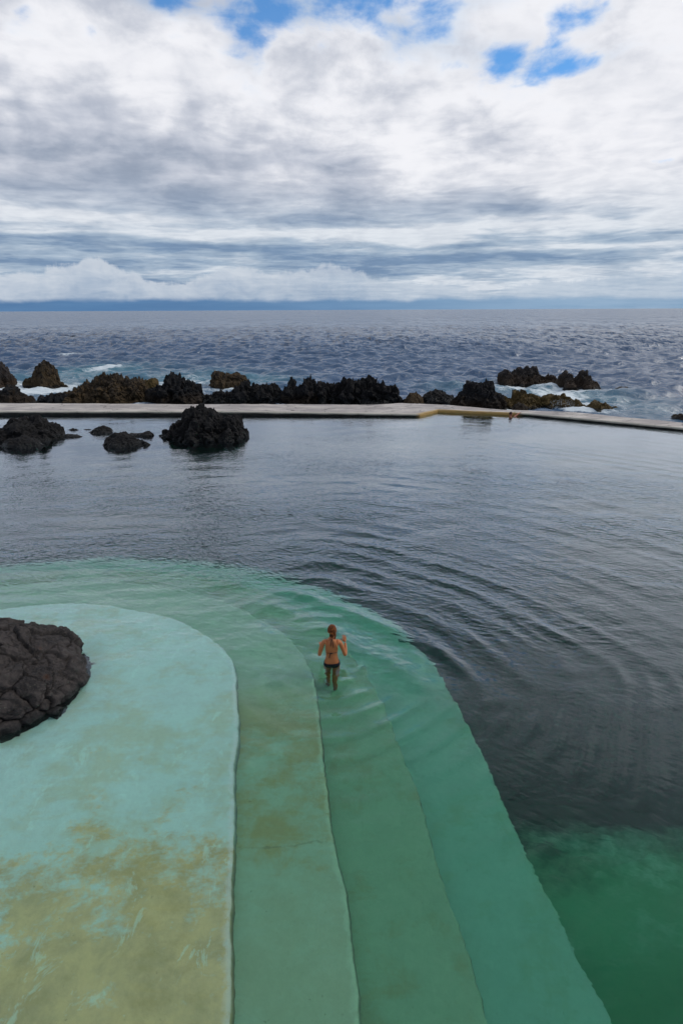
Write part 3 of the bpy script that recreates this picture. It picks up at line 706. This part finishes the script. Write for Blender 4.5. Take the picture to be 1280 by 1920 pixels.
R('sea_crag', 'big black hump shaped crag at the bend of the wall', [(847, 758), (854, 742), (868, 732), (883, 728), (886, 719), (897, 715), (908, 719), (917, 719), (922, 730), (928, 739), (940, 748), (946, 760), (949, 766)], 773, SEA_Z, 1.5, 'rock_black', 37, 1.1, g_sea)
R('sea_outcrop', 'yellow brown outcrop right of the big black crag', [(935, 756), (941, 745), (949, 743), (960, 746), (964, 735), (973, 727), (982, 730), (989, 737), (1000, 742), (1010, 748), (1018, 741), (1036, 739), (1050, 741), (1059, 740), (1068, 744), (1072, 752)], 768, SEA_Z, 1.5, 'rock_ochre', 41, 1.0, g_sea)
R('sea_rock', 'small black rock close behind the swimmer by the wall', [(963, 764), (967, 757), (978, 754), (987, 758), (990, 767)], 775, SEA_Z, 0.5, 'rock_black', 43, 0.6, g_sea)
R('sea_rock', 'ochre rock beside the splash of white spray', [(1066, 757), (1079, 750), (1089, 752), (1098, 760), (1105, 768)], 768, SEA_Z, 0.8, 'rock_ochre', 45, 0.8, g_sea)
R('sea_rock', 'olive yellow rock, last of the row beside the right wall', [(1098, 764), (1111, 753), (1118, 751), (1125, 755), (1136, 752), (1147, 760), (1158, 768), (1163, 772)], 772, SEA_Z, 1.0, 'rock_ochre', 47, 0.8, g_sea)
R('sea_outcrop', 'dark craggy rock out at sea on the right with reddish foot', [(935, 716), (939, 697), (948, 695), (955, 699), (964, 697), (974, 690), (982, 697), (989, 692), (1001, 690), (1007, 701), (1021, 705), (1027, 701), (1036, 705), (1043, 714), (1044, 721)], 724, SEA_Z, 1.8, 'rock_grey', 49, 1.0, g_sea)
R('sea_rock', 'two peaked rock out at sea right of the craggy one', [(1046, 718), (1050, 706), (1061, 698), (1072, 702), (1075, 714), (1084, 712), (1087, 699), (1093, 694), (1100, 701), (1107, 710), (1118, 714), (1125, 726), (1131, 730)], 731, SEA_Z, 1.5, 'rock_grey', 51, 0.9, g_sea)
R('sea_rock', 'tiny reddish rock awash alone in the sea at the right', [(1155, 728), (1163, 724), (1174, 724), (1176, 729)], 730, SEA_Z, 0.5, 'rock_grey', 53, 0.3, g_sea)
R('sea_rock', 'dark rock cut by the right edge of the photo behind the wall', [(1257, 790), (1266, 778), (1276, 775), (1300, 776), (1330, 782)], 791, SEA_Z, 0.8, 'rock_black', 55, 0.7, g_sea)
# in the pool
R('pool_rock', 'wide low lava rock at the left edge of the pool', [(-80, 812), (-40, 806), (0, 803), (11, 794), (22, 790), (26, 784), (41, 784), (64, 782), (71, 783), (77, 794), (90, 796), (103, 801), (112, 811), (122, 816)], 832, 0, 1.9, 'rock_dark', 61, 0.9, g_pool, sharp=.8)
R('pool_rock', 'rounded grey boulder in front of the wide left pool rock', [(4, 834), (12, 824), (24, 816), (41, 813), (60, 819), (74, 827), (80, 834)], 841, 0, 0.7, 'rock_dark', 63, 0.45, g_pool)
R('pool_rock', 'small pointed rock at the right tip of the wide left pool rock', [(108, 820), (118, 812), (130, 810), (142, 814), (151, 819)], 822, 0, 0.5, 'rock_dark', 65, 0.5, g_pool)
R('pool_rock', 'tiny dark rock just above the tip of the left pool rock', [(127, 807), (135, 801), (142, 803), (149, 806)], 808, 0, 0.3, 'rock_dark', 66, 0.3, g_pool)
R('pool_rock', 'speck of a rock just breaking the pool surface', [(161, 806), (164, 803.5), (168, 803.5), (170, 806)], 806.5, 0, 0.18, 'rock_dark', 67, 0.15, g_pool)
R('pool_rock', 'small lumpy rock between the left rock and the big pool rock', [(171, 811), (180, 801), (188, 800), (195, 799), (206, 804), (209, 812)], 814, 0, 0.6, 'rock_dark', 69, 0.6, g_pool)
R('pool_rock', 'nearest of the small pool rocks, wedge shaped with a tail', [(197, 833), (199, 819), (207, 813), (217, 810), (234, 811), (244, 819), (259, 823), (277, 828)], 840, 0, 0.8, 'rock_dark', 71, 0.6, g_pool)
R('pool_rock', 'flat low rock just left of the big pool rock', [(240, 813), (247, 809), (262, 809.5), (279, 807), (287, 812), (288, 818)], 820, 0, 0.5, 'rock_dark', 73, 0.5, g_pool)
R('pool_crag', 'big black craggy rock mound standing in the pool', [(303, 817), (307, 809), (321, 802), (328, 790), (341, 784), (345, 773), (356, 767), (360, 762), (369, 755), (382, 757), (390, 766), (393, 773), (405, 766), (414, 771), (420, 779), (431, 775), (441, 777), (444, 791), (454, 796), (460, 804), (462, 817)], 828, 0, 1.6, 'rock_dark', 77, 0.80, g_pool, cell=1.9, sharp=.8)
# ------------------------------------------------------------------ near boulder on the shelf
def build_boulder():
    pr = at(152, 1291, 0); pf = at(0, 1388, 0)
    c = np.array([pr.x - 1.62, pr.y + 0.16, -0.14]); rx, ry, rz = 1.62, 1.42, 0.98
    nu, nv = 420, 200
    u = np.linspace(0, 2 * math.pi, nu, endpoint=False); v = np.linspace(-0.35, math.pi / 2, nv)
    U, V = np.meshgrid(u, v, indexing='ij')
    D = np.stack([np.cos(U) * np.cos(V), np.sin(U) * np.cos(V), np.sin(V)], -1)
    S = D / (np.abs(D[..., 0:1]) ** 2.1 + np.abs(D[..., 1:2]) ** 2.1 + np.abs(D[..., 2:3]) ** 2.1) ** (1 / 2.1)
    r = 1 + 0.15 * fbm(D * 1.2 + 3, 3, 5)
    P = S * np.array([rx, ry, rz]) * r[..., None]
    P[..., 2] *= 1 - 0.30 * (P[..., 0] / rx + 0.15) - 0.06 * P[..., 1] / ry
    W = P + 0.20 * np.stack([fbm(P * 2.2, 3, 1), fbm(P * 2.2 + 9, 3, 2), fbm(P * 2.2 + 5, 3, 3)], -1)
    f1, f2, cid = worley(W * np.array([2.3, 3.0, 3.2]), 4)
    g1, g2, gid = worley(W * 5.2, 14)
    crack = np.exp(-((f2 - f1) / 0.04) ** 2); crack2 = np.exp(-((g2 - g1) / 0.06) ** 2) * (gid > 0.5)
    part = sstep(-0.35, 0.35, fbm(P * 1.1, 3, 61))
    crack = crack * (0.35 + 0.65 * part)
    d = (cid - 0.5) * 0.13 + 0.03 * (1 - (f1 / 0.8) ** 2) - 0.085 * crack - 0.022 * crack2 + 0.03 * fbm(P * 8, 4, 71, .6, ridged=True) + 0.04 * (gid - 0.5) + 0.03 * fbm(P * 3, 5, 8, ridged=True) + 0.016 * fbm(P * 15, 3, 9)
    P = P + D * d[..., None]
    P = P + c
    faces = grid_faces(nu, nv, wrap=True)
    o = mesh_obj('lava_boulder', P.reshape(-1, 3), faces, M['boulder'], None, smooth=True, loc=tuple(c))
    add_attr(o, 'crack', np.clip(crack + crack2 * 0.6, 0, 1))
    bm = bmesh.new(); bm.from_mesh(o.data); bmesh.ops.recalc_face_normals(bm, faces=bm.faces)
    top = [f for f in bm.faces if f.calc_center_median().z > 0.5]
    if sum(f.normal.z for f in top) < 0:
        for f in bm.faces: f.normal_flip()
    bm.to_mesh(o.data); bm.free()
    tag(o, 'rounded dark boulder with polygonal cracks on the shallow shelf, cut by the left edge', 'boulder')
build_boulder()
def seaweed(px, py, size, seed, label):
    p = under(px, py, D1); rng = random.Random(seed); parts = []
    for k in range(14):
        a = rng.gauss(0, 0.5) + (math.pi if rng.random() < .5 else 0); L = size * rng.uniform(.4, 1)
        pts = [(0, rng.gauss(0, .01), .004)]
        for q in range(1, 5): pts.append((math.cos(a) * L * q / 4 + rng.gauss(0, .006), math.sin(a) * L * .45 * q / 4 + rng.gauss(0, .006), .006 + .012 * rng.random()))
        parts.append(tube(pts, [.006, .008, .008, .006, .003], 5))
    V, Fc = join(*parts); o = mesh_obj('seaweed', V, Fc, M['weed']); o.location = p
    tag(o, label, 'seaweed')
M['weed'] = mat_plain('brown weed', (0.06, 0.05, 0.02), 0.7)
# ------------------------------------------------------------------ sea
FOAM = [(0, 728, 60, 12, .7), (30, 740, 50, 8, .7), (95, 733, 75, 9, 1.0), (150, 742, 30, 8, .5), (190, 694, 45, 4, .8), (215, 690, 32, 3, .9), (135, 668, 40, 2, .85), (150, 712, 90, 8, .55), (355, 718, 50, 12, .8), (330, 700, 60, 8, .45), (425, 735, 60, 6, .6), (490, 716, 60, 6, .5), (275, 726, 30, 6, .8),
        (990, 727, 70, 5, .6), (1085, 734, 60, 5, .65), (930, 728, 50, 10, .35), (1060, 752, 34, 14, 1.3), (1030, 740, 50, 8, .5), (1120, 745, 60, 6, .5), (1170, 735, 60, 8, .3), (1200, 765, 70, 10, .4), (1260, 770, 60, 14, .35), (1170, 780, 40, 5, .5), (955, 762, 8, 3, .3), (870, 718, 60, 6, .3), (1220, 720, 60, 5, .35), (700, 705, 90, 3, .25)]
SHAL = [(100, 715, 160, 30, .8), (360, 712, 110, 18, .8), (500, 714, 70, 10, .7), (1000, 735, 100, 14, .7), (1120, 745, 110, 18, .55), (1230, 775, 100, 22, .35), (850, 725, 80, 10, .4), (200, 693, 60, 8, .8)]
def sea_height(X, Y, sp):
    h = np.zeros_like(X)
    rng = np.random.default_rng(5)
    for k in range(70):
        lam = 0.6 * (7 / 0.6) ** rng.uniform(0, 1); th = rad(-78 + rng.normal(0, 32)); kk = 2 * math.pi / lam
        amp = 0.0125 * lam ** 0.85; ph = rng.uniform(0, 6.28)
        w = sstep(1.2, 3.0, lam / sp)
        arg = kk * (X * math.cos(th) + Y * math.sin(th)) + ph + 1.2 * vnoise(np.stack([X / lam * .25 + k, Y / lam * .25, 0 * X], -1), k)
        s = np.sin(arg); h += amp * w * (s + 0.25 * np.cos(2 * arg))
    return h
def build_sea():
    nv, nu = 560, 620
    y0 = 31.0
    t = np.linspace(0, 1, nv)
    # rows: even steps in angle below the horizon, then out to 30 km
    ang0 = math.atan((CAM_H - SEA_Z) / y0); ang1 = math.atan(6 / 30000)
    ang = ang0 + (ang1 - ang0) * t ** 0.85; yn = 6.0 / np.tan(ang)
    u = np.linspace(-1, 1, nu); U, Yn = np.meshgrid(u, yn, indexing='ij')
    X = U * (14 + Yn * 0.95)
    start = 0.5 * (yf(X) + yb(X))
    Y = start + (Yn - y0)
    rs = np.gradient(yn); SP = np.broadcast_to(rs[None, :], X.shape); SX = (2 / nu) * (14 + Yn * .95)
    sp = np.maximum(SP * 0.8, SX * 0.8)
    Z = sea_height(X, Y, sp) * (0.45 + 0.55 * sstep(3, 14, Yn - y0))
    # unresolved chop farther out: small random facets
    rn = fbm(np.stack([U * 100 + 5, t[None, :] * 85 + 0 * U, 0 * U], -1), 2, 77)
    rn2 = fbm(np.stack([U * 34 + 5, t[None, :] * 40 + 0 * U, 0 * U], -1), 3, 79)
    Z = Z + sstep(35, 80, Yn) * (rn * np.minimum(0.075 * SP + 0.03, 0.6) + rn2 * np.minimum(0.05 * SP, 0.35))
    foam = np.zeros_like(X); shal = np.zeros_like(X)
    def splat(F, px, py, wx, wy, am):
        c = at(px, py, SEA_Z); e = at(px + wx, py, SEA_Z); f = at(px, py - wy, SEA_Z)
        sx = abs(e.x - c.x); sy = abs(f.y - c.y)
        F += am * np.exp(-(((X - c.x) / sx) ** 2 + ((Y - c.y) / sy) ** 2))
    for s in FOAM: splat(foam, *s)
    for s in SHAL: splat(shal, *s)
    for (x0, x1, yc, dp, z0, H) in ROCKS:
        if z0 == SEA_Z:
            dx = np.maximum(np.maximum(x0 - X, X - x1), 0); dy = np.maximum(np.abs(Y - yc) - dp, 0)
            foam += 0.35 * np.exp(-(dx * dx + dy * dy) / 0.30)
    Z = Z * (1 - 0.35 * np.clip(foam, 0, 1)) + 0.12 * np.clip(foam, 0, 1.2) * fbm(np.stack([X, Y, 0 * X], -1) * 1.6, 4, 3, ridged=True) * (foam > .02)
    # small breaking wave on the left
    for px, py, w in ((160, 668, 45), (215, 692, 45)):
        c = at(px, py, SEA_Z); sx = abs(at(px + w, py, SEA_Z).x - c.x)
        Z += 0.22 * np.exp(-((X - c.x) / sx) ** 2) * np.exp(-((Y - c.y) / 1.3) ** 2)
    P = np.stack([X, Y, SEA_Z + Z - 0.0 * Y], -1)
    o = mesh_obj('sea', P.reshape(-1, 3), grid_faces(nu, nv), M['sea'])
    add_attr(o, 'foam', np.clip(foam, 0, 1.4)); add_attr(o, 'shallow', np.clip(shal, 0, 1))
    tag(o, 'choppy blue grey open sea reaching to the horizon', None, None, 'structure')
build_sea()
# spray thrown up against the ochre rocks
def build_spray():
    c = at(1058, 768, SEA_Z); bm = bmesh.new(); rng = random.Random(4)
    for k in range(900):
        r = rng.random() ** 0.6; a = rng.uniform(0, math.pi); h = abs(math.sin(a)) * r * 0.55
        x = c.x + math.cos(a) * r * 0.95 + rng.gauss(0, .05); y = c.y + 0.5 + rng.gauss(0, .25); z = SEA_Z + 0.05 + h * rng.uniform(.7, 1.15)
        s = rng.uniform(0.008, 0.03) * (1.3 - r * .8)
        bmesh.ops.create_icosphere(bm, subdivisions=1, radius=s, matrix=Matrix.Translation((x, y, z)))
    me = bpy.data.meshes.new('sea_spray'); bm.to_mesh(me); bm.free()
    m, nt, b, pos, ob = new_mat('spray'); setin(nt, b, 'Base Color', mix(nt, noise(nt, pos, 3), (0.75, .8, .82), (0.85, .88, .9))); setin(nt, b, 'Roughness', .6); b.inputs['Alpha'].default_value = 0.6
    me.materials.append(m); o = bpy.data.objects.new('sea_spray', me); C.objects.link(o)
    tag(o, 'burst of white sea spray among the ochre rocks behind the wall', 'sea spray', None, 'stuff')
build_spray()
# ------------------------------------------------------------------ people
def skin_mesh(chains, sub=2, root=0):
    """chains: list of [(pos, (rx, ry)) ...]; shared positions are merged"""
    verts = []; radii = []; edges = []; idx = {}
    def vid(p, r):
        k = tuple(round(v, 4) for v in p)
        if k not in idx: idx[k] = len(verts); verts.append(p); radii.append(r)
        return idx[k]
    for ch in chains:
        ids = [vid(p, r) for p, r in ch]
        for a, b in zip(ids, ids[1:]): edges.append((a, b))
    me = bpy.data.meshes.new('tmp'); me.from_pydata(verts, edges, []); me.update()
    o = bpy.data.objects.new('tmp', me); C.objects.link(o)
    md = o.modifiers.new('s', 'SKIN'); md.use_smooth_shade = True
    sl = me.skin_vertices[0] if len(me.skin_vertices) else None
    for i, r in enumerate(radii):
        v = sl.data[i]; v.radius = r if isinstance(r, tuple) else (r, r); v.use_root = (i == root)
    sm = o.modifiers.new('u', 'SUBSURF'); sm.levels = sub; sm.render_levels = sub
    dg = bpy.context.evaluated_depsgraph_get(); ev = o.evaluated_get(dg)
    res = bpy.data.meshes.new_from_object(ev)
    V = [tuple(v.co) for v in res.vertices]; Fc = [tuple(p.vertices) for p in res.polygons]
    bpy.data.objects.remove(o); bpy.data.meshes.remove(me); bpy.data.meshes.remove(res)
    return V, Fc
def sphere(c, r, nu=24, nv=16, fn=None):
    V = []; Fc = []
    for j in range(nv + 1):
        a = math.pi * j / nv
        for i in range(nu):
            b = 2 * math.pi * i / nu; d = Vector((math.sin(a) * math.cos(b), math.sin(a) * math.sin(b), math.cos(a)))
            p = Vector((d.x * r[0], d.y * r[1], d.z * r[2]))
            if fn: p = fn(p, d)
            V.append(tuple(p + Vector(c)))
    for j in range(nv):
        for i in range(nu):
            a = j * nu + i; b = j * nu + (i + 1) % nu; Fc.append((a, b, b + nu, a + nu))
    return V, Fc
def tube(pts, r, n=8):
    V = []; Fc = []
    P = [Vector(p) for p in pts]
    for i, p in enumerate(P):
        t = (P[min(i + 1, len(P) - 1)] - P[max(i - 1, 0)]).normalized(); s = t.orthogonal().normalized(); q = t.cross(s)
        rr = r[i] if isinstance(r, (list, tuple)) else r
        for k in range(n):
            a = 2 * math.pi * k / n; V.append(tuple(p + (s * math.cos(a) + q * math.sin(a)) * rr))
    for i in range(len(P) - 1):
        for k in range(n):
            Fc.append((i * n + k, i * n + (k + 1) % n, (i + 1) * n + (k + 1) % n, (i + 1) * n + k))
    Fc.append(tuple(range(n))[::-1]); Fc.append(tuple((len(P) - 1) * n + k for k in range(n)))
    return V, Fc
def join(*parts):
    V = []; Fc = []
    for v, f in parts:
        b = len(V); V += list(v); Fc += [tuple(i + b for i in q) for q in f]
    return V, Fc
def rot_about(VF, c, M3):
    c = Vector(c); return [tuple(M3 @ (Vector(v) - c) + c) for v in VF[0]], VF[1]
def head(c):
    def fn(p, d):
        # jaw narrows, nose, brow; the face looks along +y
        if d.z < 0: p.x *= 1 + 0.30 * d.z; p.y *= 1 + 0.10 * d.z
        if d.y > 0.2:
            g = math.exp(-((d.x) / 0.12) ** 2 - ((d.z + 0.12) / 0.16) ** 2); p.y += 0.026 * g
            e = math.exp(-((abs(d.x) - 0.36) / 0.14) ** 2 - ((d.z - 0.04) / 0.10) ** 2); p.y -= 0.010 * e
            l = math.exp(-((d.x) / 0.22) ** 2 - ((d.z + 0.47) / 0.07) ** 2); p.y += 0.007 * l
            ch = math.exp(-((d.x) / 0.3) ** 2 - ((d.z + 0.86) / 0.14) ** 2); p.y += 0.012 * ch
        return p
    hd = sphere(c, (0.073, 0.092, 0.112), 32, 26, fn)
    ears = [sphere((c[0] + s * 0.076, c[1] + 0.0, c[2] - 0.01), (0.010, 0.018, 0.030), 10, 8) for s in (-1, 1)]
    return join(hd, *ears)
def hand(wrist, direction, up, side, curl=0.5):
    """palm plus five separate fingers; side=+1 right hand"""
    D = Vector(direction).normalized(); N = Vector(up); N = (N - D * N.dot(D)).normalized(); S = D.cross(N) * side
    w = Vector(wrist); parts = []
    def P(a, b, c): return tuple(w + D * a + S * b + N * c)
    palm = skin_mesh([[(P(0, 0, 0), (0.022, 0.016)), (P(0.035, 0, 0), (0.032, 0.014)), (P(0.078, 0, 0), (0.036, 0.013))]], 1)
    parts.append(palm)
    for k, (b, L) in enumerate(((-0.027, 0.066), (-0.009, 0.076), (0.009, 0.070), (0.026, 0.054))):
        a = 0.078; c = 0; ang = 0.15; pts = [(P(0.055, b * .9, 0), (0.0085, 0.0085)), (P(a, b, 0), (0.009, 0.009))]
        for s in range(3):
            ang += curl * (0.6 + 0.08 * k); l = L * (0.42, 0.32, 0.26)[s]
            a += l * math.cos(ang); c -= l * math.sin(ang); pts.append((P(a, b * (1.1 + s * .04), c), (0.0085 - s * .001,) * 2))
        parts.append(skin_mesh([pts], 1))
    th = [(P(0.02, -0.018, -0.004), (0.012, 0.012)), (P(0.045, -0.040, -0.014), (0.011, 0.011)), (P(0.068, -0.050, -0.026), (0.0095, 0.0095)), (P(0.090, -0.050, -0.036), (0.008, 0.008))]
    parts.append(skin_mesh([th], 1))
    return join(*parts)
def body(j, female=True):
    """j: dictionary of joint positions"""
    k = 1.0 if female else 1.18
    def s(x, y): return (x * k, y * k)
    ch = [
        [(j['pelvis'], s(.150, .108)), (j['waist'], s(.108, .086)), (j['ribs'], s(.124, .092)), (j['chest'], s(.128, .088)), (j['neck0'], s(.058, .052)), (j['neck1'], s(.047, .048)), (j['head'], s(.055, .06))],
    ]
    for q in ('L', 'R'):
        ch.append([(j['chest'], s(.128, .088)), (j['sh' + q], s(.050, .048)), (j['um' + q], s(.043, .043)), (j['el' + q], s(.034, .035)), (j['fa' + q], s(.034, .034)), (j['wr' + q], s(.022, .022))])
        ch.append([(j['pelvis'], s(.150, .108)), (j['hip' + q], s(.088, .092)), (j['th' + q], s(.078, .08)), (j['kn' + q], s(.052, .055)), (j['ca' + q], s(.052, .055)), (j['an' + q], s(.034, .038)), (j['toe' + q], s(.036, .022))])
    return skin_mesh(ch, 2)
def build_woman():
    depth = 0.80
    org = Vector((W0.x, W0.y, -depth))
    root = empty('person', org, rad(4)); root.scale = (0.9, 0.9, 0.9); tag(root, 'woman with auburn hair bun and black bikini standing hip deep on the green steps', 'person')
    j = dict(pelvis=(0, 0, .93), waist=(0, .0, 1.06), ribs=(0.0, .01, 1.18), chest=(0, 0, 1.315), neck0=(0.008, .005, 1.43), neck1=(.01, .02, 1.475), head=(.01, .035, 1.55),
             shL=(-.150, .0, 1.375), umL=(-.195, -.015, 1.24), elL=(-.228, -.015, 1.09), faL=(-.222, .075, 1.105), wrL=(-.20, .215, 1.15),
             shR=(.152, .0, 1.355), umR=(.203, -.015, 1.22), elR=(.248, -.02, 1.065), faR=(.262, .055, 1.12), wrR=(.262, .155, 1.235),
             hipL=(-.078, 0, .84), thL=(-.078, .05, .68), knL=(-.066, .11, .47), caL=(-.06, .05, .33), anL=(-.06, .02, .085), toeL=(-.07, .15, .03),
             hipR=(.078, 0, .84), thR=(.074, -.01, .68), knR=(.062, .0, .47), caR=(.058, -.09, .33), anR=(.058, -.16, .11), toeR=(.065, -.05, .03))
    bd = body(j)
    hd = head((.012, .035, 1.565))
    hl = hand((-.20, .215, 1.15), (0.1, .9, .15), (0, -.1, 1), -1, 0.35)
    hr = hand((.262, .155, 1.235), (-0.12, .42, .9), (0.25, -.8, .4), 1, 0.3)
    V, Fc = join(bd, hd, hl, hr)
    b = mesh_obj('body', V, Fc, M['skin'], root)
    # hair: cap, low twisted bun, loose lock
    def hf(p, d):
        if d.y > 0.35: p.y *= 0.80
        if d.z < -0.2: p.z *= 0.75
        return p * (1 + 0.025 * math.sin(d.x * 30) * max(0, -d.y))
    cap = rot_about(sphere((.012, .022, 1.590), (0.083, 0.098, 0.106), 32, 22, hf), (.012, .022, 1.59), Matrix.Rotation(rad(-14), 3, 'X'))
    bunp = []
    for k in range(26):
        a = k / 25 * 2 * math.pi * 1.6; r_ = 0.037 - 0.022 * k / 25
        bunp.append((.004 + math.cos(a) * r_ * 1.05, -.088 - 0.026 * k / 25 * 1.2, 1.552 + math.sin(a) * r_ * 1.15))
    bun = tube(bunp, [0.021 - 0.008 * k / 25 for k in range(26)], 10)
    core = sphere((.004, -.075, 1.552), (.050, .036, .054), 16, 12)
    twist = tube([(.05, -.03, 1.645), (.045, -.07, 1.625), (.035, -.095, 1.60), (.045, -.098, 1.57), (.05, -.085, 1.535)], [.012, .02, .02, .017, .01], 10)
    lock = tube([(.065, .0, 1.56), (.070, -.02, 1.52), (.066, -.032, 1.47), (.056, -.036, 1.435), (.05, -.045, 1.41)], [.016, .014, .011, .008, .003], 8)
    V, Fc = join(cap, core, bun, twist, lock); mesh_obj('hair', V, Fc, M['hair'], root)
    # swimwear taken from the body surface, slightly proud of it
    bm = bmesh.new()
    for v in bd[0]: bm.verts.new(v)
    bm.verts.ensure_lookup_table()
    for f in bd[1]: bm.faces.new([bm.verts[i] for i in f])
    bm.normal_update()
    def cut(co, no): bmesh.ops.bisect_plane(bm, geom=bm.verts[:] + bm.edges[:] + bm.faces[:], plane_co=co, plane_no=no, clear_outer=True)
    cut((0, 0, .945), (0, -.12, 1)); cut((0, 0, .775), (.62, 0, -1)); cut((0, 0, .775), (-.62, 0, -1)); cut((.2, 0, 0), (1, 0, 0)); cut((-.2, 0, 0), (-1, 0, 0))
    bm.normal_update()
    for v in bm.verts: v.co += v.normal * 0.006
    me2 = bpy.data.meshes.new('bikini_bottom'); bm.to_mesh(me2); bm.free(); me2.materials.append(M['bikini'])
    bk = bpy.data.objects.new('bikini_bottom', me2); C.objects.link(bk); bk.parent = root
    so = bk.modifiers.new('t', 'SOLIDIFY'); so.thickness = 0.006; so.offset = 1
    from mathutils.bvhtree import BVHTree
    bvh = BVHTree.FromPolygons([Vector(v) for v in bd[0]], [list(f) for f in bd[1]])
    def on_back(x, z, off=0.006):
        h = bvh.ray_cast(Vector((x, -1, z)), Vector((0, 1, 0)))
        return tuple(h[0] + Vector((0, -off, 0))) if h[0] else (x, -.1, z)
    segs = []
    for a, b2 in (((-.10, 1.165), (.10, 1.165)),): segs.append(tube([on_back(a[0] + (b2[0] - a[0]) * t / 12, a[1]) for t in range(13)], .0045, 6))
    segs.append(tube([on_back(.0, 1.165), on_back(-.03, 1.15, .014), on_back(-.045, 1.11, .012), on_back(-.05, 1.06, .010)], .007, 6))
    segs.append(tube([on_back(.0, 1.165), on_back(.012, 1.17, .015), on_back(-.015, 1.175, .018), on_back(-.04, 1.165, .014), on_back(.0, 1.16, .012)], .0075, 6))
    V, Fc = join(*segs); mesh_obj('back_tie', V, Fc, M['bikini'], root); segs = []
    for x in (-.012, .014): segs.append(tube([on_back(x * .5, 1.44), on_back(x, 1.41), on_back(x * 1.6, 1.36), on_back(x * 1.8, 1.30 - x)], .0058, 6))
    segs.append(tube([on_back(-.052, 1.448, .004), on_back(-.02, 1.447), on_back(.02, 1.447), on_back(.058, 1.448, .004)], .0055, 6))
    V, Fc = join(*segs); mesh_obj('neck_tie', V, Fc, M['bikini'], root)
build_woman()
def build_swimmer():
    p = at(963, 785.5, 0)
    sx = p.x; sy = float(yf(np.array([sx]))[0]) - 0.42
    root = empty('person', (sx, sy, -1.50), 0); tag(root, 'bather with only head and shoulders above water holding the far pool wall', 'person')
    j = dict(pelvis=(-.12, -.10, .70), waist=(-.09, -.07, .90), ribs=(-.05, -.03, 1.06), chest=(-.03, -.01, 1.26), neck0=(.0, .0, 1.44), neck1=(.01, .01, 1.50), head=(.02, .02, 1.58),
             shL=(-.20, .0, 1.42), umL=(-.28, .08, 1.33), elL=(-.34, .16, 1.24), faL=(-.30, .20, 1.30), wrL=(-.26, .24, 1.36),
             shR=(.18, .04, 1.44), umR=(.28, .10, 1.50), elR=(.38, .14, 1.56), faR=(.48, .20, 1.62), wrR=(.60, .28, 1.67),
             hipL=(-.22, -.10, .62), thL=(-.26, -.04, .45), knL=(-.28, .06, .28), caL=(-.30, -.06, .14), anL=(-.32, -.18, -.02), toeL=(-.32, -.14, -.14),
             hipR=(-.02, -.10, .62), thR=(-.02, .0, .45), knR=(-.02, .10, .28), caR=(-.04, -.02, .12), anR=(-.06, -.14, -.06), toeR=(-.06, -.10, -.18))
    bd = body(j, False)
    hd = head((0, 0, 0)); Mz = Matrix.Rotation(rad(-65), 3, 'Z')
    hd = ([tuple(Mz @ Vector(v) * 1.1 + Vector((.02, .02, 1.63))) for v in hd[0]], hd[1])
    hr = hand((.60, .28, 1.67), (1, .5, -.12), (0, 0, 1), 1, 0.15); hl = hand((-.26, .24, 1.36), (.3, .8, .3), (0, 0, 1), -1, .5)
    V, Fc = join(bd, hd, hr, hl); mesh_obj('body', V, Fc, M['skin_man'], root)
    def hf(p_, d):
        if d.y > 0.25: p_.y *= 0.72
        if d.z < -0.15: p_.z *= 0.4
        return p_
    cap = sphere((0, -.008, .022), (.083, .100, .108), 24, 18, hf)
    cap = ([tuple(Mz @ Vector(v) * 1.1 + Vector((.02, .02, 1.63))) for v in cap[0]], cap[1])
    mesh_obj('hair', cap[0], cap[1], M['hair_man'], root)
build_swimmer()
seaweed(152, 1231, 0.10, 3, 'small dark weed tuft on the pale shelf, farther of the two beside the boulder')
seaweed(166, 1246, 0.13, 8, 'flat brown weed tuft on the pale shelf, nearer of the two beside the boulder')
# ------------------------------------------------------------------ render settings
scene.view_settings.view_transform = 'Standard'; scene.view_settings.look = 'None'
scene.view_settings.exposure = 0; scene.view_settings.gamma = 1
cy = scene.cycles
cy.use_denoising = True
try: cy.denoiser = 'OPENIMAGEDENOISE'
except Exception: pass
cy.max_bounces = 10; cy.diffuse_bounces = 4; cy.glossy_bounces = 4; cy.transmission_bounces = 6; cy.transparent_max_bounces = 8; cy.volume_bounces = 2
cy.caustics_refractive = True; cy.caustics_reflective = True
cy.sample_clamp_indirect = 4.0; cy.blur_glossy = 0.5
